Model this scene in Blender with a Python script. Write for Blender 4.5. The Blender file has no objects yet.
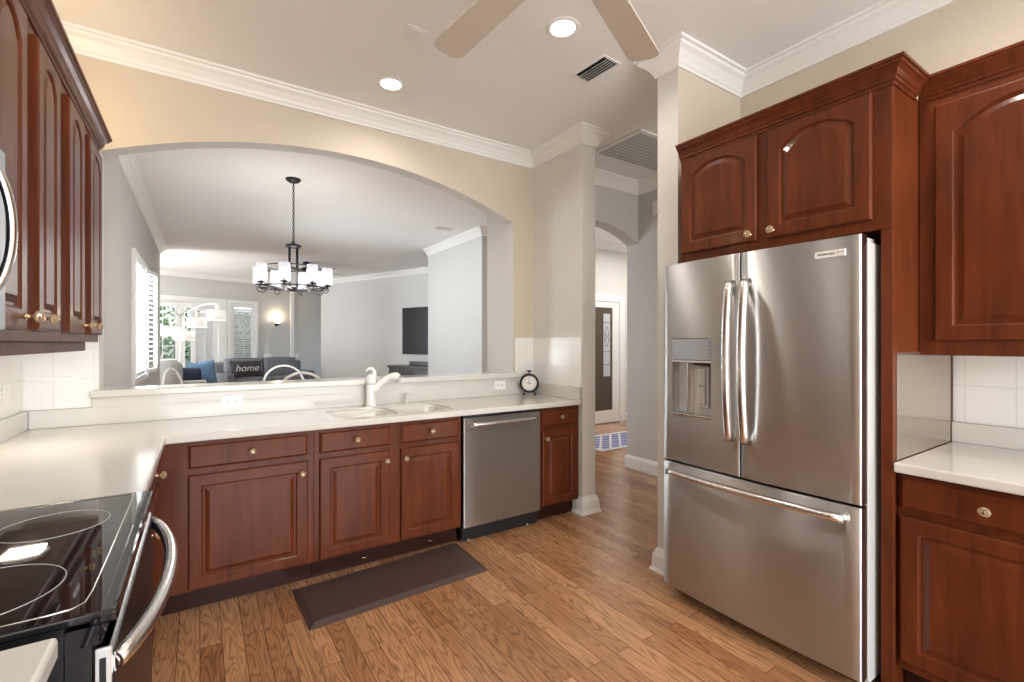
import bpy, bmesh, math, random
from mathutils import Vector, Matrix, noise
from mathutils.geometry import tessellate_polygon
PI = math.pi
random.seed(7)
sc = bpy.context.scene
col = sc.collection

# ------------------------------------------------------------------ camera, world, lights, exposure
FPX = 471.6
cam_d = bpy.data.cameras.new('camera')
cam = bpy.data.objects.new('camera', cam_d); col.objects.link(cam)
cam_d.sensor_width = 36.0; cam_d.lens = FPX / 1024 * 36.0
cam_d.shift_y = 2.0 / 1024
cam_d.clip_start = 0.03; cam_d.clip_end = 300
cam.location = (0, 0, 1.37)
cam.rotation_euler = (PI / 2, 0, -math.atan(312 / FPX))
sc.camera = cam
sc.view_settings.view_transform = 'Standard'
sc.view_settings.look = 'None'
sc.view_settings.gamma = 1
sc.view_settings.use_curve_mapping = False
sc.view_settings.exposure = 0.19

world = bpy.data.worlds.new('world'); sc.world = world
world.use_nodes = True
wn = world.node_tree; wn.nodes.clear()
sky = wn.nodes.new('ShaderNodeTexSky'); sky.sky_type = 'NISHITA'
sky.sun_elevation = math.radians(55); sky.sun_rotation = math.radians(200); sky.sun_disc = False
sky.air_density = 1.0; sky.dust_density = 2.0
bgn = wn.nodes.new('ShaderNodeBackground'); bgn.inputs[1].default_value = 0.5
wout = wn.nodes.new('ShaderNodeOutputWorld')
wn.links.new(sky.outputs[0], bgn.inputs[0]); wn.links.new(bgn.outputs[0], wout.inputs[0])


def area(name, loc, direction, sx, sy, power, color=(1, 1, 1), spread=180):
    d = bpy.data.lights.new(name, 'AREA'); d.shape = 'RECTANGLE'; d.size = sx; d.size_y = sy
    d.energy = power; d.color = color; d.spread = math.radians(spread)
    o = bpy.data.objects.new(name, d); col.objects.link(o); o.location = loc
    o.rotation_euler = Vector(direction).to_track_quat('-Z', 'Y').to_euler()
    return o


def spot(name, loc, power, color, angle=150, size=0.06):
    d = bpy.data.lights.new(name, 'SPOT'); d.energy = power; d.color = color
    d.spot_size = math.radians(angle); d.spot_blend = 0.7; d.shadow_soft_size = size
    o = bpy.data.objects.new(name, d); col.objects.link(o); o.location = loc
    return o


def point(name, loc, power, color, size=0.05):
    d = bpy.data.lights.new(name, 'POINT'); d.energy = power; d.color = color; d.shadow_soft_size = size
    o = bpy.data.objects.new(name, d); col.objects.link(o); o.location = loc
    return o


WARM = (1.0, 0.86, 0.68)
DAY = (0.86, 0.93, 1.0)
area('added_back_fill', (1.1, -3.42, 1.45), (0, 1, 0.50), 3.2, 2.3, 200, (0.93, 0.97, 1.0))  # unseen area lamp added behind the camera, tilted up to brighten the ceiling
area('unseen_side_light', (4.6, -2.2, 1.5), (-1, 0.35, 0.25), 1.6, 2.0, 60, (0.97, 0.985, 1.0))  # unseen area lamp off to the right; no window is modelled there
area('dining_window_daylight', (-0.95, 7.05, 1.65), (1, -0.1, 0.40), 1.5, 1.3, 330, DAY)
area('added_living_fill', (-4.3, 11.3, 1.4), (1, -0.85, 0.0), 2.2, 2.0, 430, DAY)  # unseen lamp added to light the living room; the end wall has no opening
area('added_foyer_fill', (5.9, 4.6, 2.95), (0, 0, -1), 1.0, 1.0, 34, (1, 0.97, 0.94))  # downward lamp added to brighten the foyer, no fixture modelled
area('unseen_hall_light', (3.45, 0.0, 2.2), (0, 1, 0), 0.7, 1.2, 18, (1, 0.97, 0.94))  # unseen lamp lighting the hall

# ------------------------------------------------------------------ materials
M = {}


def newmat(name):
    m = bpy.data.materials.new(name); m.use_nodes = True
    nt = m.node_tree; b = nt.nodes['Principled BSDF']
    M[name] = m
    return m, nt, b


def mat(name, c, rough=0.5, metal=0.0, coat=0.0, coat_rough=0.1, var=0.0, vscale=8, bump=0.0, bscale=60,
        stretch=(1, 1, 1), emit=None, estr=0, spec=None, sub=0):
    m, nt, b = newmat(name)
    b.inputs['Base Color'].default_value = (*c, 1)
    b.inputs['Roughness'].default_value = rough
    b.inputs['Metallic'].default_value = metal
    b.inputs['Coat Weight'].default_value = coat
    b.inputs['Coat Roughness'].default_value = coat_rough
    if spec is not None: b.inputs['Specular IOR Level'].default_value = spec
    if emit: b.inputs['Emission Color'].default_value = (*emit, 1); b.inputs['Emission Strength'].default_value = estr
    tc = nt.nodes.new('ShaderNodeTexCoord'); mp = nt.nodes.new('ShaderNodeMapping')
    mp.inputs['Scale'].default_value = stretch
    nt.links.new(tc.outputs['Object'], mp.inputs[0])
    if var > 0:
        n = nt.nodes.new('ShaderNodeTexNoise'); n.inputs['Scale'].default_value = vscale; n.inputs['Detail'].default_value = 4
        nt.links.new(mp.outputs[0], n.inputs['Vector'])
        mx = nt.nodes.new('ShaderNodeMix'); mx.data_type = 'RGBA'
        mx.inputs['A'].default_value = (*[max(0, x * (1 - var)) for x in c], 1)
        mx.inputs['B'].default_value = (*[min(1, x * (1 + var)) for x in c], 1)
        nt.links.new(n.outputs['Fac'], mx.inputs['Factor']); nt.links.new(mx.outputs['Result'], b.inputs['Base Color'])
    if bump > 0:
        n2 = nt.nodes.new('ShaderNodeTexNoise'); n2.inputs['Scale'].default_value = bscale
        nt.links.new(mp.outputs[0], n2.inputs['Vector'])
        bp = nt.nodes.new('ShaderNodeBump'); bp.inputs['Strength'].default_value = bump; bp.inputs['Distance'].default_value = 0.002
        nt.links.new(n2.outputs['Fac'], bp.inputs['Height']); nt.links.new(bp.outputs[0], b.inputs['Normal'])
    return m


mat('kitchen_paint', (0.62, 0.545, 0.445), 0.7, var=0.02, vscale=2, bump=0.12, bscale=180)
mat('pale_and_lit_paint', (0.70, 0.68, 0.64), 0.7, var=0.02, vscale=2, bump=0.12, bscale=180)  # kitchen paint made paler for wall ends catching light; plain colour on foyer walls
mat('lit_jamb_paint', (0.74, 0.735, 0.715), 0.7, var=0.02, vscale=2, bump=0.12, bscale=180)  # living room light on jamb and pier put into the paint colour
mat('living_paint', (0.60, 0.59, 0.565), 0.75, var=0.02, vscale=2, bump=0.12, bscale=180)
mat('ceiling_paint', (0.87, 0.86, 0.84), 0.85, var=0.015, vscale=2, bump=0.25, bscale=120)
mat('white_trim', (0.86, 0.85, 0.82), 0.35, var=0.01, vscale=3)
mat('white_gloss', (0.88, 0.87, 0.84), 0.15, coat=0.3, var=0.01)
mat('quartz', (0.66, 0.635, 0.59), 0.16, var=0.035, vscale=260, coat=0.25)
mat('sink_white', (0.76, 0.74, 0.67), 0.12, coat=0.4, var=0.01)
mat('black_glass', (0.006, 0.007, 0.010), 0.03, coat=0.6, coat_rough=0.02, var=0.1)
mat('oven_glass', (0.010, 0.010, 0.012), 0.3, spec=0.2, var=0.1)
mat('microwave_window', (0.008, 0.009, 0.013), 0.25, spec=0.15, var=0.1)
mat('black_plastic', (0.012, 0.012, 0.014), 0.3, var=0.1)
mat('black_metal', (0.02, 0.018, 0.018), 0.4, metal=0.4, var=0.1)
mat('bronze_metal', (0.045, 0.04, 0.045), 0.35, metal=0.7, var=0.15)
mat('grey_plastic', (0.52, 0.52, 0.51), 0.45, var=0.02)
mat('shaded_blade', (0.66, 0.59, 0.50), 0.4, var=0.03)  # white blades tinted beige, the shade on their undersides put into the colour
mat('chrome', (0.80, 0.79, 0.78), 0.12, metal=1.0, var=0.02)
mat('satin_handle', (0.72, 0.70, 0.68), 0.24, metal=1.0, var=0.03, vscale=30)
mat('brass', (0.75, 0.58, 0.36), 0.22, metal=1.0, var=0.04)
mat('display_grey', (0.36, 0.39, 0.43), 0.25, coat=0.4, var=0.02)
mat('mat_brown', (0.070, 0.038, 0.031), 0.55, var=0.12, vscale=40, bump=0.5, bscale=220)
mat('sofa_grey', (0.20, 0.205, 0.225), 0.9, var=0.15, vscale=90, bump=0.4, bscale=300)
mat('sofa_light', (0.50, 0.49, 0.48), 0.9, var=0.1, vscale=60, bump=0.4, bscale=300)
mat('pillow_blue', (0.13, 0.24, 0.40), 0.85, var=0.35, vscale=14)
mat('pillow_navy', (0.025, 0.035, 0.075), 0.85, var=0.2, vscale=20)
mat('pillow_charcoal', (0.055, 0.052, 0.055), 0.85, var=0.2, vscale=60)
mat('text_white', (0.8, 0.8, 0.8), 0.7, var=0.01)
mat('text_dark', (0.05, 0.05, 0.055), 0.5, var=0.01)
mat('screen_black', (0.008, 0.008, 0.010), 0.35, spec=0.2, var=0.1)
mat('espresso_wood', (0.03, 0.022, 0.02), 0.3, coat=0.3, var=0.3, vscale=6, stretch=(1, 1, 8))
mat('dial_cream', (0.78, 0.76, 0.70), 0.4, var=0.06, vscale=30)
mat('leaf_green', (0.11, 0.30, 0.07), 0.6, var=0.6, vscale=3)
mat('bark', (0.08, 0.055, 0.035), 0.9, var=0.3)
mat('lawn', (0.10, 0.20, 0.05), 0.95, var=0.3, vscale=5)
mat('patio', (0.55, 0.52, 0.47), 0.9, var=0.08, vscale=5)
mat('tan_panel', (0.42, 0.35, 0.29), 0.16, metal=0.8, var=0.03, vscale=3)
mat('bulb_white', (1, 1, 1), 0.5, emit=(1.0, 0.95, 0.88), estr=8)
mat('shade_glow', (0.9, 0.88, 0.84), 0.7, emit=(1.0, 0.94, 0.86), estr=0.45)
mat('sconce_glow', (0.9, 0.85, 0.78), 0.6, emit=(1.0, 0.86, 0.66), estr=1.4)
mat('puck_glow', (1, 1, 1), 0.5, emit=(1.0, 0.95, 0.86), estr=9)


def steel(name, c=(0.61, 0.61, 0.61), r=0.40):
    m, nt, b = newmat(name)
    b.inputs['Metallic'].default_value = 1.0
    tc = nt.nodes.new('ShaderNodeTexCoord'); mp = nt.nodes.new('ShaderNodeMapping')
    mp.inputs['Scale'].default_value = (3, 3, 1)
    n = nt.nodes.new('ShaderNodeTexNoise'); n.inputs['Scale'].default_value = 1.0; n.inputs['Detail'].default_value = 3
    nt.links.new(tc.outputs['Object'], mp.inputs[0]); nt.links.new(mp.outputs[0], n.inputs['Vector'])
    mx = nt.nodes.new('ShaderNodeMix'); mx.data_type = 'RGBA'
    mx.inputs['A'].default_value = (*[x * 0.98 for x in c], 1); mx.inputs['B'].default_value = (*[x * 1.02 for x in c], 1)
    nt.links.new(n.outputs['Fac'], mx.inputs['Factor']); nt.links.new(mx.outputs['Result'], b.inputs['Base Color'])
    mr = nt.nodes.new('ShaderNodeMapRange'); mr.inputs['To Min'].default_value = r - 0.015; mr.inputs['To Max'].default_value = r + 0.015
    nt.links.new(n.outputs['Fac'], mr.inputs['Value']); nt.links.new(mr.outputs[0], b.inputs['Roughness'])
    b.inputs['Anisotropic'].default_value = 1.0
    tg = nt.nodes.new('ShaderNodeCombineXYZ'); tg.inputs['Z'].default_value = 1.0      # brushed across, so highlights run up and down
    nt.links.new(tg.outputs[0], b.inputs['Tangent'])
    return m


steel('steel')
steel('steel_dark', (0.24, 0.25, 0.27), 0.40)


def cherry(name, c1, c2):
    m, nt, b = newmat(name)
    tc = nt.nodes.new('ShaderNodeTexCoord'); mp = nt.nodes.new('ShaderNodeMapping')
    mp.inputs['Scale'].default_value = (9, 9, 0.9)
    n = nt.nodes.new('ShaderNodeTexNoise'); n.inputs['Scale'].default_value = 3.0; n.inputs['Detail'].default_value = 8
    n.inputs['Distortion'].default_value = 0.6
    nt.links.new(tc.outputs['Object'], mp.inputs[0]); nt.links.new(mp.outputs[0], n.inputs['Vector'])
    n2 = nt.nodes.new('ShaderNodeTexNoise'); n2.inputs['Scale'].default_value = 2.2
    nt.links.new(tc.outputs['Object'], n2.inputs['Vector'])
    mth = nt.nodes.new('ShaderNodeMath'); mth.operation = 'MULTIPLY_ADD'; mth.inputs[1].default_value = 0.55
    mth2 = nt.nodes.new('ShaderNodeMath'); mth2.operation = 'MULTIPLY'; mth2.inputs[1].default_value = 0.45
    nt.links.new(n2.outputs['Fac'], mth2.inputs[0])
    nt.links.new(n.outputs['Fac'], mth.inputs[0]); nt.links.new(mth2.outputs[0], mth.inputs[2])
    cr = nt.nodes.new('ShaderNodeValToRGB')
    cr.color_ramp.elements[0].position = 0.22; cr.color_ramp.elements[0].color = (*c1, 1)
    cr.color_ramp.elements[1].position = 0.82; cr.color_ramp.elements[1].color = (*c2, 1)
    nt.links.new(mth.outputs[0], cr.inputs[0]); nt.links.new(cr.outputs[0], b.inputs['Base Color'])
    b.inputs['Roughness'].default_value = 0.38
    b.inputs['Coat Weight'].default_value = 0.22; b.inputs['Coat Roughness'].default_value = 0.13; b.inputs['Specular IOR Level'].default_value = 0.16
    return m


cherry('cherry', (0.045, 0.009, 0.0035), (0.185, 0.044, 0.013))
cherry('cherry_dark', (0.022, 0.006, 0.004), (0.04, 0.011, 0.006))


def floor_mat():
    m, nt, b = newmat('oak_floor')
    L = nt.links.new; N = nt.nodes.new
    tc = N('ShaderNodeTexCoord'); mp = N('ShaderNodeMapping'); mp.inputs['Rotation'].default_value = (0, 0, PI / 2)
    L(tc.outputs['Object'], mp.inputs[0])
    br = N('ShaderNodeTexBrick'); br.offset = 0.41; br.offset_frequency = 2; br.squash = 1.0
    br.inputs['Color1'].default_value = (0, 0, 0, 1); br.inputs['Color2'].default_value = (1, 1, 1, 1)
    br.inputs['Mortar'].default_value = (0.5, 0.5, 0.5, 1)
    br.inputs['Scale'].default_value = 1.0; br.inputs['Brick Width'].default_value = 1.05
    br.inputs['Row Height'].default_value = 0.085; br.inputs['Mortar Size'].default_value = 0.0016
    br.inputs['Mortar Smooth'].default_value = 0.3; br.inputs['Bias'].default_value = 0
    L(mp.outputs[0], br.inputs['Vector'])
    # per-board offset of the grain
    sep = N('ShaderNodeSeparateXYZ'); L(tc.outputs['Object'], sep.inputs[0])
    ma = N('ShaderNodeMath'); ma.operation = 'MULTIPLY_ADD'; ma.inputs[1].default_value = 37.0
    L(br.outputs['Color'], ma.inputs[0]); L(sep.outputs['Y'], ma.inputs[2])
    mb = N('ShaderNodeMath'); mb.operation = 'MULTIPLY'; mb.inputs[1].default_value = 0.11; L(ma.outputs[0], mb.inputs[0])
    cmb = N('ShaderNodeCombineXYZ'); L(sep.outputs['X'], cmb.inputs['X']); L(mb.outputs[0], cmb.inputs['Y'])
    nz = N('ShaderNodeTexNoise'); nz.inputs['Scale'].default_value = 11; nz.inputs['Detail'].default_value = 2.0
    nz.inputs['Distortion'].default_value = 0.3
    L(cmb.outputs[0], nz.inputs['Vector'])
    # contour lines of that noise give cathedral grain
    mc = N('ShaderNodeMath'); mc.operation = 'MULTIPLY'; mc.inputs[1].default_value = 17; L(nz.outputs['Fac'], mc.inputs[0])
    fr = N('ShaderNodeMath'); fr.operation = 'PINGPONG'; fr.inputs[1].default_value = 0.5; L(mc.outputs[0], fr.inputs[0])
    rr = N('ShaderNodeValToRGB'); e = rr.color_ramp.elements
    e[0].position = 0.0; e[0].color = (0.50, 0.50, 0.50, 1); e[1].position = 0.30; e[1].color = (1, 1, 1, 1)
    L(fr.outputs[0], rr.inputs[0])
    # fine fibres
    mp2 = N('ShaderNodeMapping'); mp2.inputs['Scale'].default_value = (140, 5, 1); L(tc.outputs['Object'], mp2.inputs[0])
    n2 = N('ShaderNodeTexNoise'); n2.inputs['Scale'].default_value = 1; n2.inputs['Detail'].default_value = 3; L(mp2.outputs[0], n2.inputs['Vector'])
    base = N('ShaderNodeMix'); base.data_type = 'RGBA'
    base.inputs['A'].default_value = (0.35, 0.155, 0.066, 1); base.inputs['B'].default_value = (0.57, 0.295, 0.142, 1)
    L(br.outputs['Color'], base.inputs['Factor'])
    mul = N('ShaderNodeMix'); mul.data_type = 'RGBA'; mul.blend_type = 'MULTIPLY'; mul.inputs['Factor'].default_value = 0.85
    L(base.outputs['Result'], mul.inputs['A']); L(rr.outputs[0], mul.inputs['B'])
    mr = N('ShaderNodeMapRange'); mr.inputs['From Min'].default_value = 0.3; mr.inputs['From Max'].default_value = 0.7
    mr.inputs['To Min'].default_value = 0.82; mr.inputs['To Max'].default_value = 1.12; L(n2.outputs['Fac'], mr.inputs['Value'])
    mul2 = N('ShaderNodeMix'); mul2.data_type = 'RGBA'; mul2.blend_type = 'MULTIPLY'; mul2.inputs['Factor'].default_value = 1
    L(mul.outputs['Result'], mul2.inputs['A']); L(mr.outputs[0], mul2.inputs['B'])
    mort = N('ShaderNodeMix'); mort.data_type = 'RGBA'; mort.inputs['B'].default_value = (0.10, 0.040, 0.018, 1)
    L(br.outputs['Fac'], mort.inputs['Factor']); L(mul2.outputs['Result'], mort.inputs['A'])
    L(mort.outputs['Result'], b.inputs['Base Color'])
    b.inputs['Roughness'].default_value = 0.24
    b.inputs['Coat Weight'].default_value = 0.25; b.inputs['Coat Roughness'].default_value = 0.12
    bp = N('ShaderNodeBump'); bp.inputs['Strength'].default_value = 0.15; bp.inputs['Distance'].default_value = 0.002
    L(rr.outputs[0], bp.inputs['Height']); L(bp.outputs[0], b.inputs['Normal'])


floor_mat()


def tile_mat(name, ax, ay):
    """ceramic tile, joints every 165 mm; ax/ay pick the object axes that run along and up the wall"""
    m, nt, b = newmat(name)
    L = nt.links.new; N = nt.nodes.new
    tc = N('ShaderNodeTexCoord'); sep = N('ShaderNodeSeparateXYZ'); L(tc.outputs['Object'], sep.inputs[0])
    cmb = N('ShaderNodeCombineXYZ'); L(sep.outputs[ax], cmb.inputs['X'])
    sub = N('ShaderNodeMath'); sub.operation = 'SUBTRACT'; sub.inputs[1].default_value = 1.010 - 0.165 * 6; L(sep.outputs[ay], sub.inputs[0])
    L(sub.outputs[0], cmb.inputs['Y'])
    br = N('ShaderNodeTexBrick'); br.offset = 0.0; br.inputs['Scale'].default_value = 1
    br.inputs['Brick Width'].default_value = 0.165; br.inputs['Row Height'].default_value = 0.165
    br.inputs['Mortar Size'].default_value = 0.0022; br.inputs['Mortar Smooth'].default_value = 0.2
    br.inputs['Color1'].default_value = (0.86, 0.85, 0.815, 1); br.inputs['Color2'].default_value = (0.88, 0.87, 0.84, 1)
    br.inputs['Mortar'].default_value = (0.79, 0.78, 0.74, 1)
    L(cmb.outputs[0], br.inputs['Vector']); L(br.outputs['Color'], b.inputs['Base Color'])
    b.inputs['Roughness'].default_value = 0.18
    bp = N('ShaderNodeBump'); bp.invert = True; bp.inputs['Strength'].default_value = 0.6; bp.inputs['Distance'].default_value = 0.002
    L(br.outputs['Fac'], bp.inputs['Height']); L(bp.outputs[0], b.inputs['Normal'])


tile_mat('tile_x', 'X', 'Z')
tile_mat('tile_y', 'Y', 'Z')


def glass_mat(name, tint=(1, 1, 1), gloss=0.08, opaque=0.0, body=(0.9, 0.9, 0.9), emit=0.0):
    m, nt, b = newmat(name)
    L = nt.links.new; N = nt.nodes.new
    out = nt.nodes['Material Output']
    tr = N('ShaderNodeBsdfTransparent'); tr.inputs[0].default_value = (*tint, 1)
    b.inputs['Base Color'].default_value = (*body, 1); b.inputs['Roughness'].default_value = 0.03
    if emit: b.inputs['Emission Color'].default_value = (1, 0.95, 0.88, 1); b.inputs['Emission Strength'].default_value = emit
    lw = N('ShaderNodeLayerWeight'); lw.inputs[0].default_value = 0.35
    ad = N('ShaderNodeMath'); ad.operation = 'ADD'; ad.inputs[1].default_value = gloss + opaque; ad.use_clamp = True
    L(lw.outputs['Fresnel'], ad.inputs[0])
    mx = N('ShaderNodeMixShader'); L(ad.outputs[0], mx.inputs[0]); L(tr.outputs[0], mx.inputs[1]); L(b.outputs[0], mx.inputs[2])
    L(mx.outputs[0], out.inputs[0])


glass_mat('clear_glass', (0.97, 0.98, 0.98), 0.03)
glass_mat('seeded_glass', (0.96, 0.97, 1.0), 0.12, 0.12, (0.9, 0.9, 0.95), 0.3)
glass_mat('crystal', (0.92, 0.82, 0.68), 0.15, 0.14, (0.7, 0.55, 0.38))
glass_mat('foyer_reflection_glass', (0.30, 0.24, 0.18), 0.10, 0.35, (0.20, 0.15, 0.11))  # brown body colour carries the foyer mirrored in the door pane
glass_mat('sidelight_reflection_glass', (0.8, 0.8, 0.8), 0.1, 0.65, (0.7, 0.7, 0.7))  # pale panel standing in for a sidelight mirrored in the door glass


def rug_mat():
    m, nt, b = newmat('rug_lattice')
    L = nt.links.new; N = nt.nodes.new
    tc = N('ShaderNodeTexCoord'); mp = N('ShaderNodeMapping'); mp.inputs['Rotation'].default_value = (0, 0, PI / 4)
    L(tc.outputs['Object'], mp.inputs[0])
    br = N('ShaderNodeTexBrick'); br.offset = 0.0; br.inputs['Scale'].default_value = 1
    br.inputs['Brick Width'].default_value = 0.13; br.inputs['Row Height'].default_value = 0.13
    br.inputs['Mortar Size'].default_value = 0.016; br.inputs['Mortar Smooth'].default_value = 0
    br.inputs['Color1'].default_value = (0.10, 0.11, 0.26, 1); br.inputs['Color2'].default_value = (0.14, 0.15, 0.32, 1)
    br.inputs['Mortar'].default_value = (0.62, 0.60, 0.62, 1)
    L(mp.outputs[0], br.inputs['Vector']); L(br.outputs['Color'], b.inputs['Base Color']); b.inputs['Roughness'].default_value = 0.95


rug_mat()
mat('rug_border', (0.66, 0.62, 0.62), 0.95, var=0.06, vscale=80)

# ------------------------------------------------------------------ mesh helpers


class MB:
    def __init__(s): s.bm = bmesh.new(); s.mats = []; s.mx = Matrix.Identity(4); s.mi = 0

    def use(s, name):
        if name not in s.mats: s.mats.append(name)
        s.mi = s.mats.index(name); return s

    def at(s, mx): s.mx = mx; return s

    def v(s, p): return s.bm.verts.new(s.mx @ Vector(p))

    def f(s, vs, smooth=False):
        try:
            fc = s.bm.faces.new(vs)
        except ValueError:
            return None
        fc.material_index = s.mi; fc.smooth = smooth
        return fc

    def box(s, x0, x1, y0, y1, z0, z1, b=0.0):
        if x0 > x1: x0, x1 = x1, x0
        if y0 > y1: y0, y1 = y1, y0
        if z0 > z1: z0, z1 = z1, z0
        if b <= 0:
            q = [s.v((x, y, z)) for z in (z0, z1) for x, y in ((x0, y0), (x1, y0), (x1, y1), (x0, y1))]
            for a in ((3, 2, 1, 0), (4, 5, 6, 7), (0, 1, 5, 4), (1, 2, 6, 5), (2, 3, 7, 6), (3, 0, 4, 7)): s.f([q[i] for i in a])
            return s
        t = bmesh.new()
        q = [t.verts.new((x, y, z)) for z in (z0, z1) for x, y in ((x0, y0), (x1, y0), (x1, y1), (x0, y1))]
        for a in ((3, 2, 1, 0), (4, 5, 6, 7), (0, 1, 5, 4), (1, 2, 6, 5), (2, 3, 7, 6), (3, 0, 4, 7)): t.faces.new([q[i] for i in a])
        b = min(b, (x1 - x0) * .49, (y1 - y0) * .49, (z1 - z0) * .49)
        bmesh.ops.bevel(t, geom=t.edges[:], offset=b, segments=2, profile=0.5, affect='EDGES')
        s.absorb(t, smooth=False)
        return s

    def absorb(s, t, smooth=None):
        mp = {}
        for v in t.verts: mp[v] = s.bm.verts.new(s.mx @ v.co)
        for fc in t.faces:
            n = s.f([mp[v] for v in fc.verts], fc.smooth if smooth is None else smooth)
        t.free()

    def loops(s, rings, smooth=False, cap0=True, cap1=True, closed=True):
        R = [[s.v(p) for p in r] for r in rings]
        n = len(R[0])
        for a, b in zip(R[:-1], R[1:]):
            for i in range(n if closed else n - 1):
                j = (i + 1) % n
                s.f([a[i], a[j], b[j], b[i]], smooth)
        if cap0: s.f(R[0][::-1], False)
        if cap1: s.f(R[-1], False)
        return R

    def cyl(s, p0, p1, r0, r1=None, n=20, smooth=True, cap=True):
        r1 = r0 if r1 is None else r1
        p0 = Vector(p0); p1 = Vector(p1); d = (p1 - p0).normalized()
        u = d.orthogonal().normalized(); w = d.cross(u)
        rings = [[p + (u * math.cos(2 * PI * i / n) + w * math.sin(2 * PI * i / n)) * r for i in range(n)] for p, r in ((p0, r0), (p1, r1))]
        s.loops(rings, smooth, cap, cap); return s

    def lathe(s, prof, c=(0, 0, 0), axis='Z', n=28, smooth=True, cap0=True, cap1=True):
        c = Vector(c); rings = []
        for r, h in prof:
            ring = []
            for i in range(n):
                a = 2 * PI * i / n; x, y = r * math.cos(a), r * math.sin(a)
                p = {'Z': (x, y, h), 'Y': (x, h, -y), 'X': (h, x, y), '-Y': (x, -h, y)}[axis]
                ring.append(c + Vector(p))
            rings.append(ring)
        s.loops(rings, smooth, cap0, cap1); return s

    def tube(s, pts, r, n=12, smooth=True, closed=False, flat=1.0):
        pts = [Vector(p) for p in pts]; m = len(pts)
        rs = r if isinstance(r, (list, tuple)) else [r] * m
        up = None; rings = []
        for i, p in enumerate(pts):
            a = pts[i - 1] if (i > 0 or closed) else p
            b = pts[(i + 1) % m] if (i < m - 1 or closed) else p
            d = (b - a).normalized()
            if up is None:
                up = d.orthogonal().normalized()
                if abs(d.z) < 0.9: up = (Vector((0, 0, 1)) - d * d.z).normalized()
            else:
                up = (up - d * up.dot(d)).normalized()
            w = d.cross(up)
            rings.append([p + up * math.cos(2 * PI * k / n) * rs[i] * flat + w * math.sin(2 * PI * k / n) * rs[i] for k in range(n)])
        if closed: rings.append(rings[0])
        if closed:
            R = [[s.v(p) for p in q] for q in rings[:-1]]
            R.append(R[0])
            for a, b in zip(R[:-1], R[1:]):
                for i in range(n): s.f([a[i], a[(i + 1) % n], b[(i + 1) % n], b[i]], smooth)
        else:
            s.loops(rings, smooth)
        return s

    def prism(s, outer, holes, h0, h1, plane='XY'):
        """polygon with holes extruded; plane XY (h=z), XZ (h=y), YZ (h=x)"""
        def P(p, h): return {'XY': (p[0], p[1], h), 'XZ': (p[0], h, p[1]), 'YZ': (h, p[0], p[1])}[plane]
        polys = [outer] + list(holes)
        flat = [p for q in polys for p in q]
        tris = tessellate_polygon([[Vector((p[0], p[1], 0)) for p in q] for q in polys])
        A = [s.v(P(p, h0)) for p in flat]; B = [s.v(P(p, h1)) for p in flat]
        for t in tris:
            s.f([A[i] for i in t]); s.f([B[i] for i in reversed(t)])
        o = 0
        for q in polys:
            n = len(q)
            for i in range(n):
                j = (i + 1) % n
                s.f([A[o + i], A[o + j], B[o + j], B[o + i]])
            o += n
        return s

    def sweep(s, path, prof, closed=False, smooth=False):
        """profile (offset to the left of travel, z) mitred along an xy path"""
        n = len(path); P = [Vector(p) for p in path]; rings = []
        for i in range(n):
            din = (P[i] - P[i - 1]).normalized() if (i > 0 or closed) else None
            dout = (P[(i + 1) % n] - P[i]).normalized() if (i < n - 1 or closed) else None
            if din is None: din = dout
            if dout is None: dout = din
            n1 = Vector((-din.y, din.x)); n2 = Vector((-dout.y, dout.x))
            m = (n1 + n2).normalized(); k = 1 / max(0.3, m.dot(n1))
            rings.append([(P[i].x + m.x * k * o, P[i].y + m.y * k * o, z) for o, z in prof])
        if closed: rings.append(rings[0])
        s.loops(rings, smooth, not closed, not closed)
        return s

    def text(s, string, size, mx, depth=0.0006, align='CENTER'):
        cu = bpy.data.curves.new('t', 'FONT'); cu.body = string; cu.size = size; cu.extrude = depth
        cu.align_x = align; cu.align_y = 'CENTER'
        o = bpy.data.objects.new('t', cu); col.objects.link(o)
        dg = bpy.context.evaluated_depsgraph_get(); me = o.evaluated_get(dg).to_mesh()
        vs = [s.bm.verts.new(s.mx @ mx @ v.co) for v in me.vertices]
        for p in me.polygons: s.f([vs[i] for i in p.vertices])
        o.evaluated_get(dg).to_mesh_clear()
        bpy.data.objects.remove(o); bpy.data.curves.remove(cu)
        return s

    def build(s, name, parent=None, bevel=0.0, sub=0, loc=None, rot=0.0, recalc=True, seg=2):
        if recalc: bmesh.ops.recalc_face_normals(s.bm, faces=s.bm.faces[:])
        me = bpy.data.meshes.new(name); s.bm.to_mesh(me); s.bm.free()
        for n in s.mats: me.materials.append(M[n])
        o = bpy.data.objects.new(name, me); col.objects.link(o)
        if parent: o.parent = parent
        if loc is not None: o.location = loc; o.rotation_euler.z = rot
        if bevel:
            b = o.modifiers.new('bevel', 'BEVEL'); b.width = bevel; b.segments = seg; b.limit_method = 'ANGLE'; b.angle_limit = math.radians(40)
        if sub:
            b = o.modifiers.new('sub', 'SUBSURF'); b.levels = sub; b.render_levels = sub
        return o


def mb(m): return MB().use(m)


def tag(o, label=None, cat=None, group=None, kind=None):
    if label: o['label'] = label
    if cat: o['category'] = cat
    if group: o['group'] = group
    if kind: o['kind'] = kind
    return o


def empty(name, loc, rz=0.0, label=None, cat=None, group=None):
    o = bpy.data.objects.new(name, None); col.objects.link(o)
    o.location = loc; o.rotation_euler = (0, 0, rz); o.empty_display_size = 0.05
    return tag(o, label, cat, group)


def struct(m, name, **k):
    o = m.build(name, **k)
    if o.parent is None: o['kind'] = 'structure'
    return o


def copy_tree(o, parent=None):
    c = o.copy(); col.objects.link(c)
    if parent is not None: c.parent = parent
    for ch in [x for x in list(o.children)]: copy_tree(ch, c)
    return c


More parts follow.
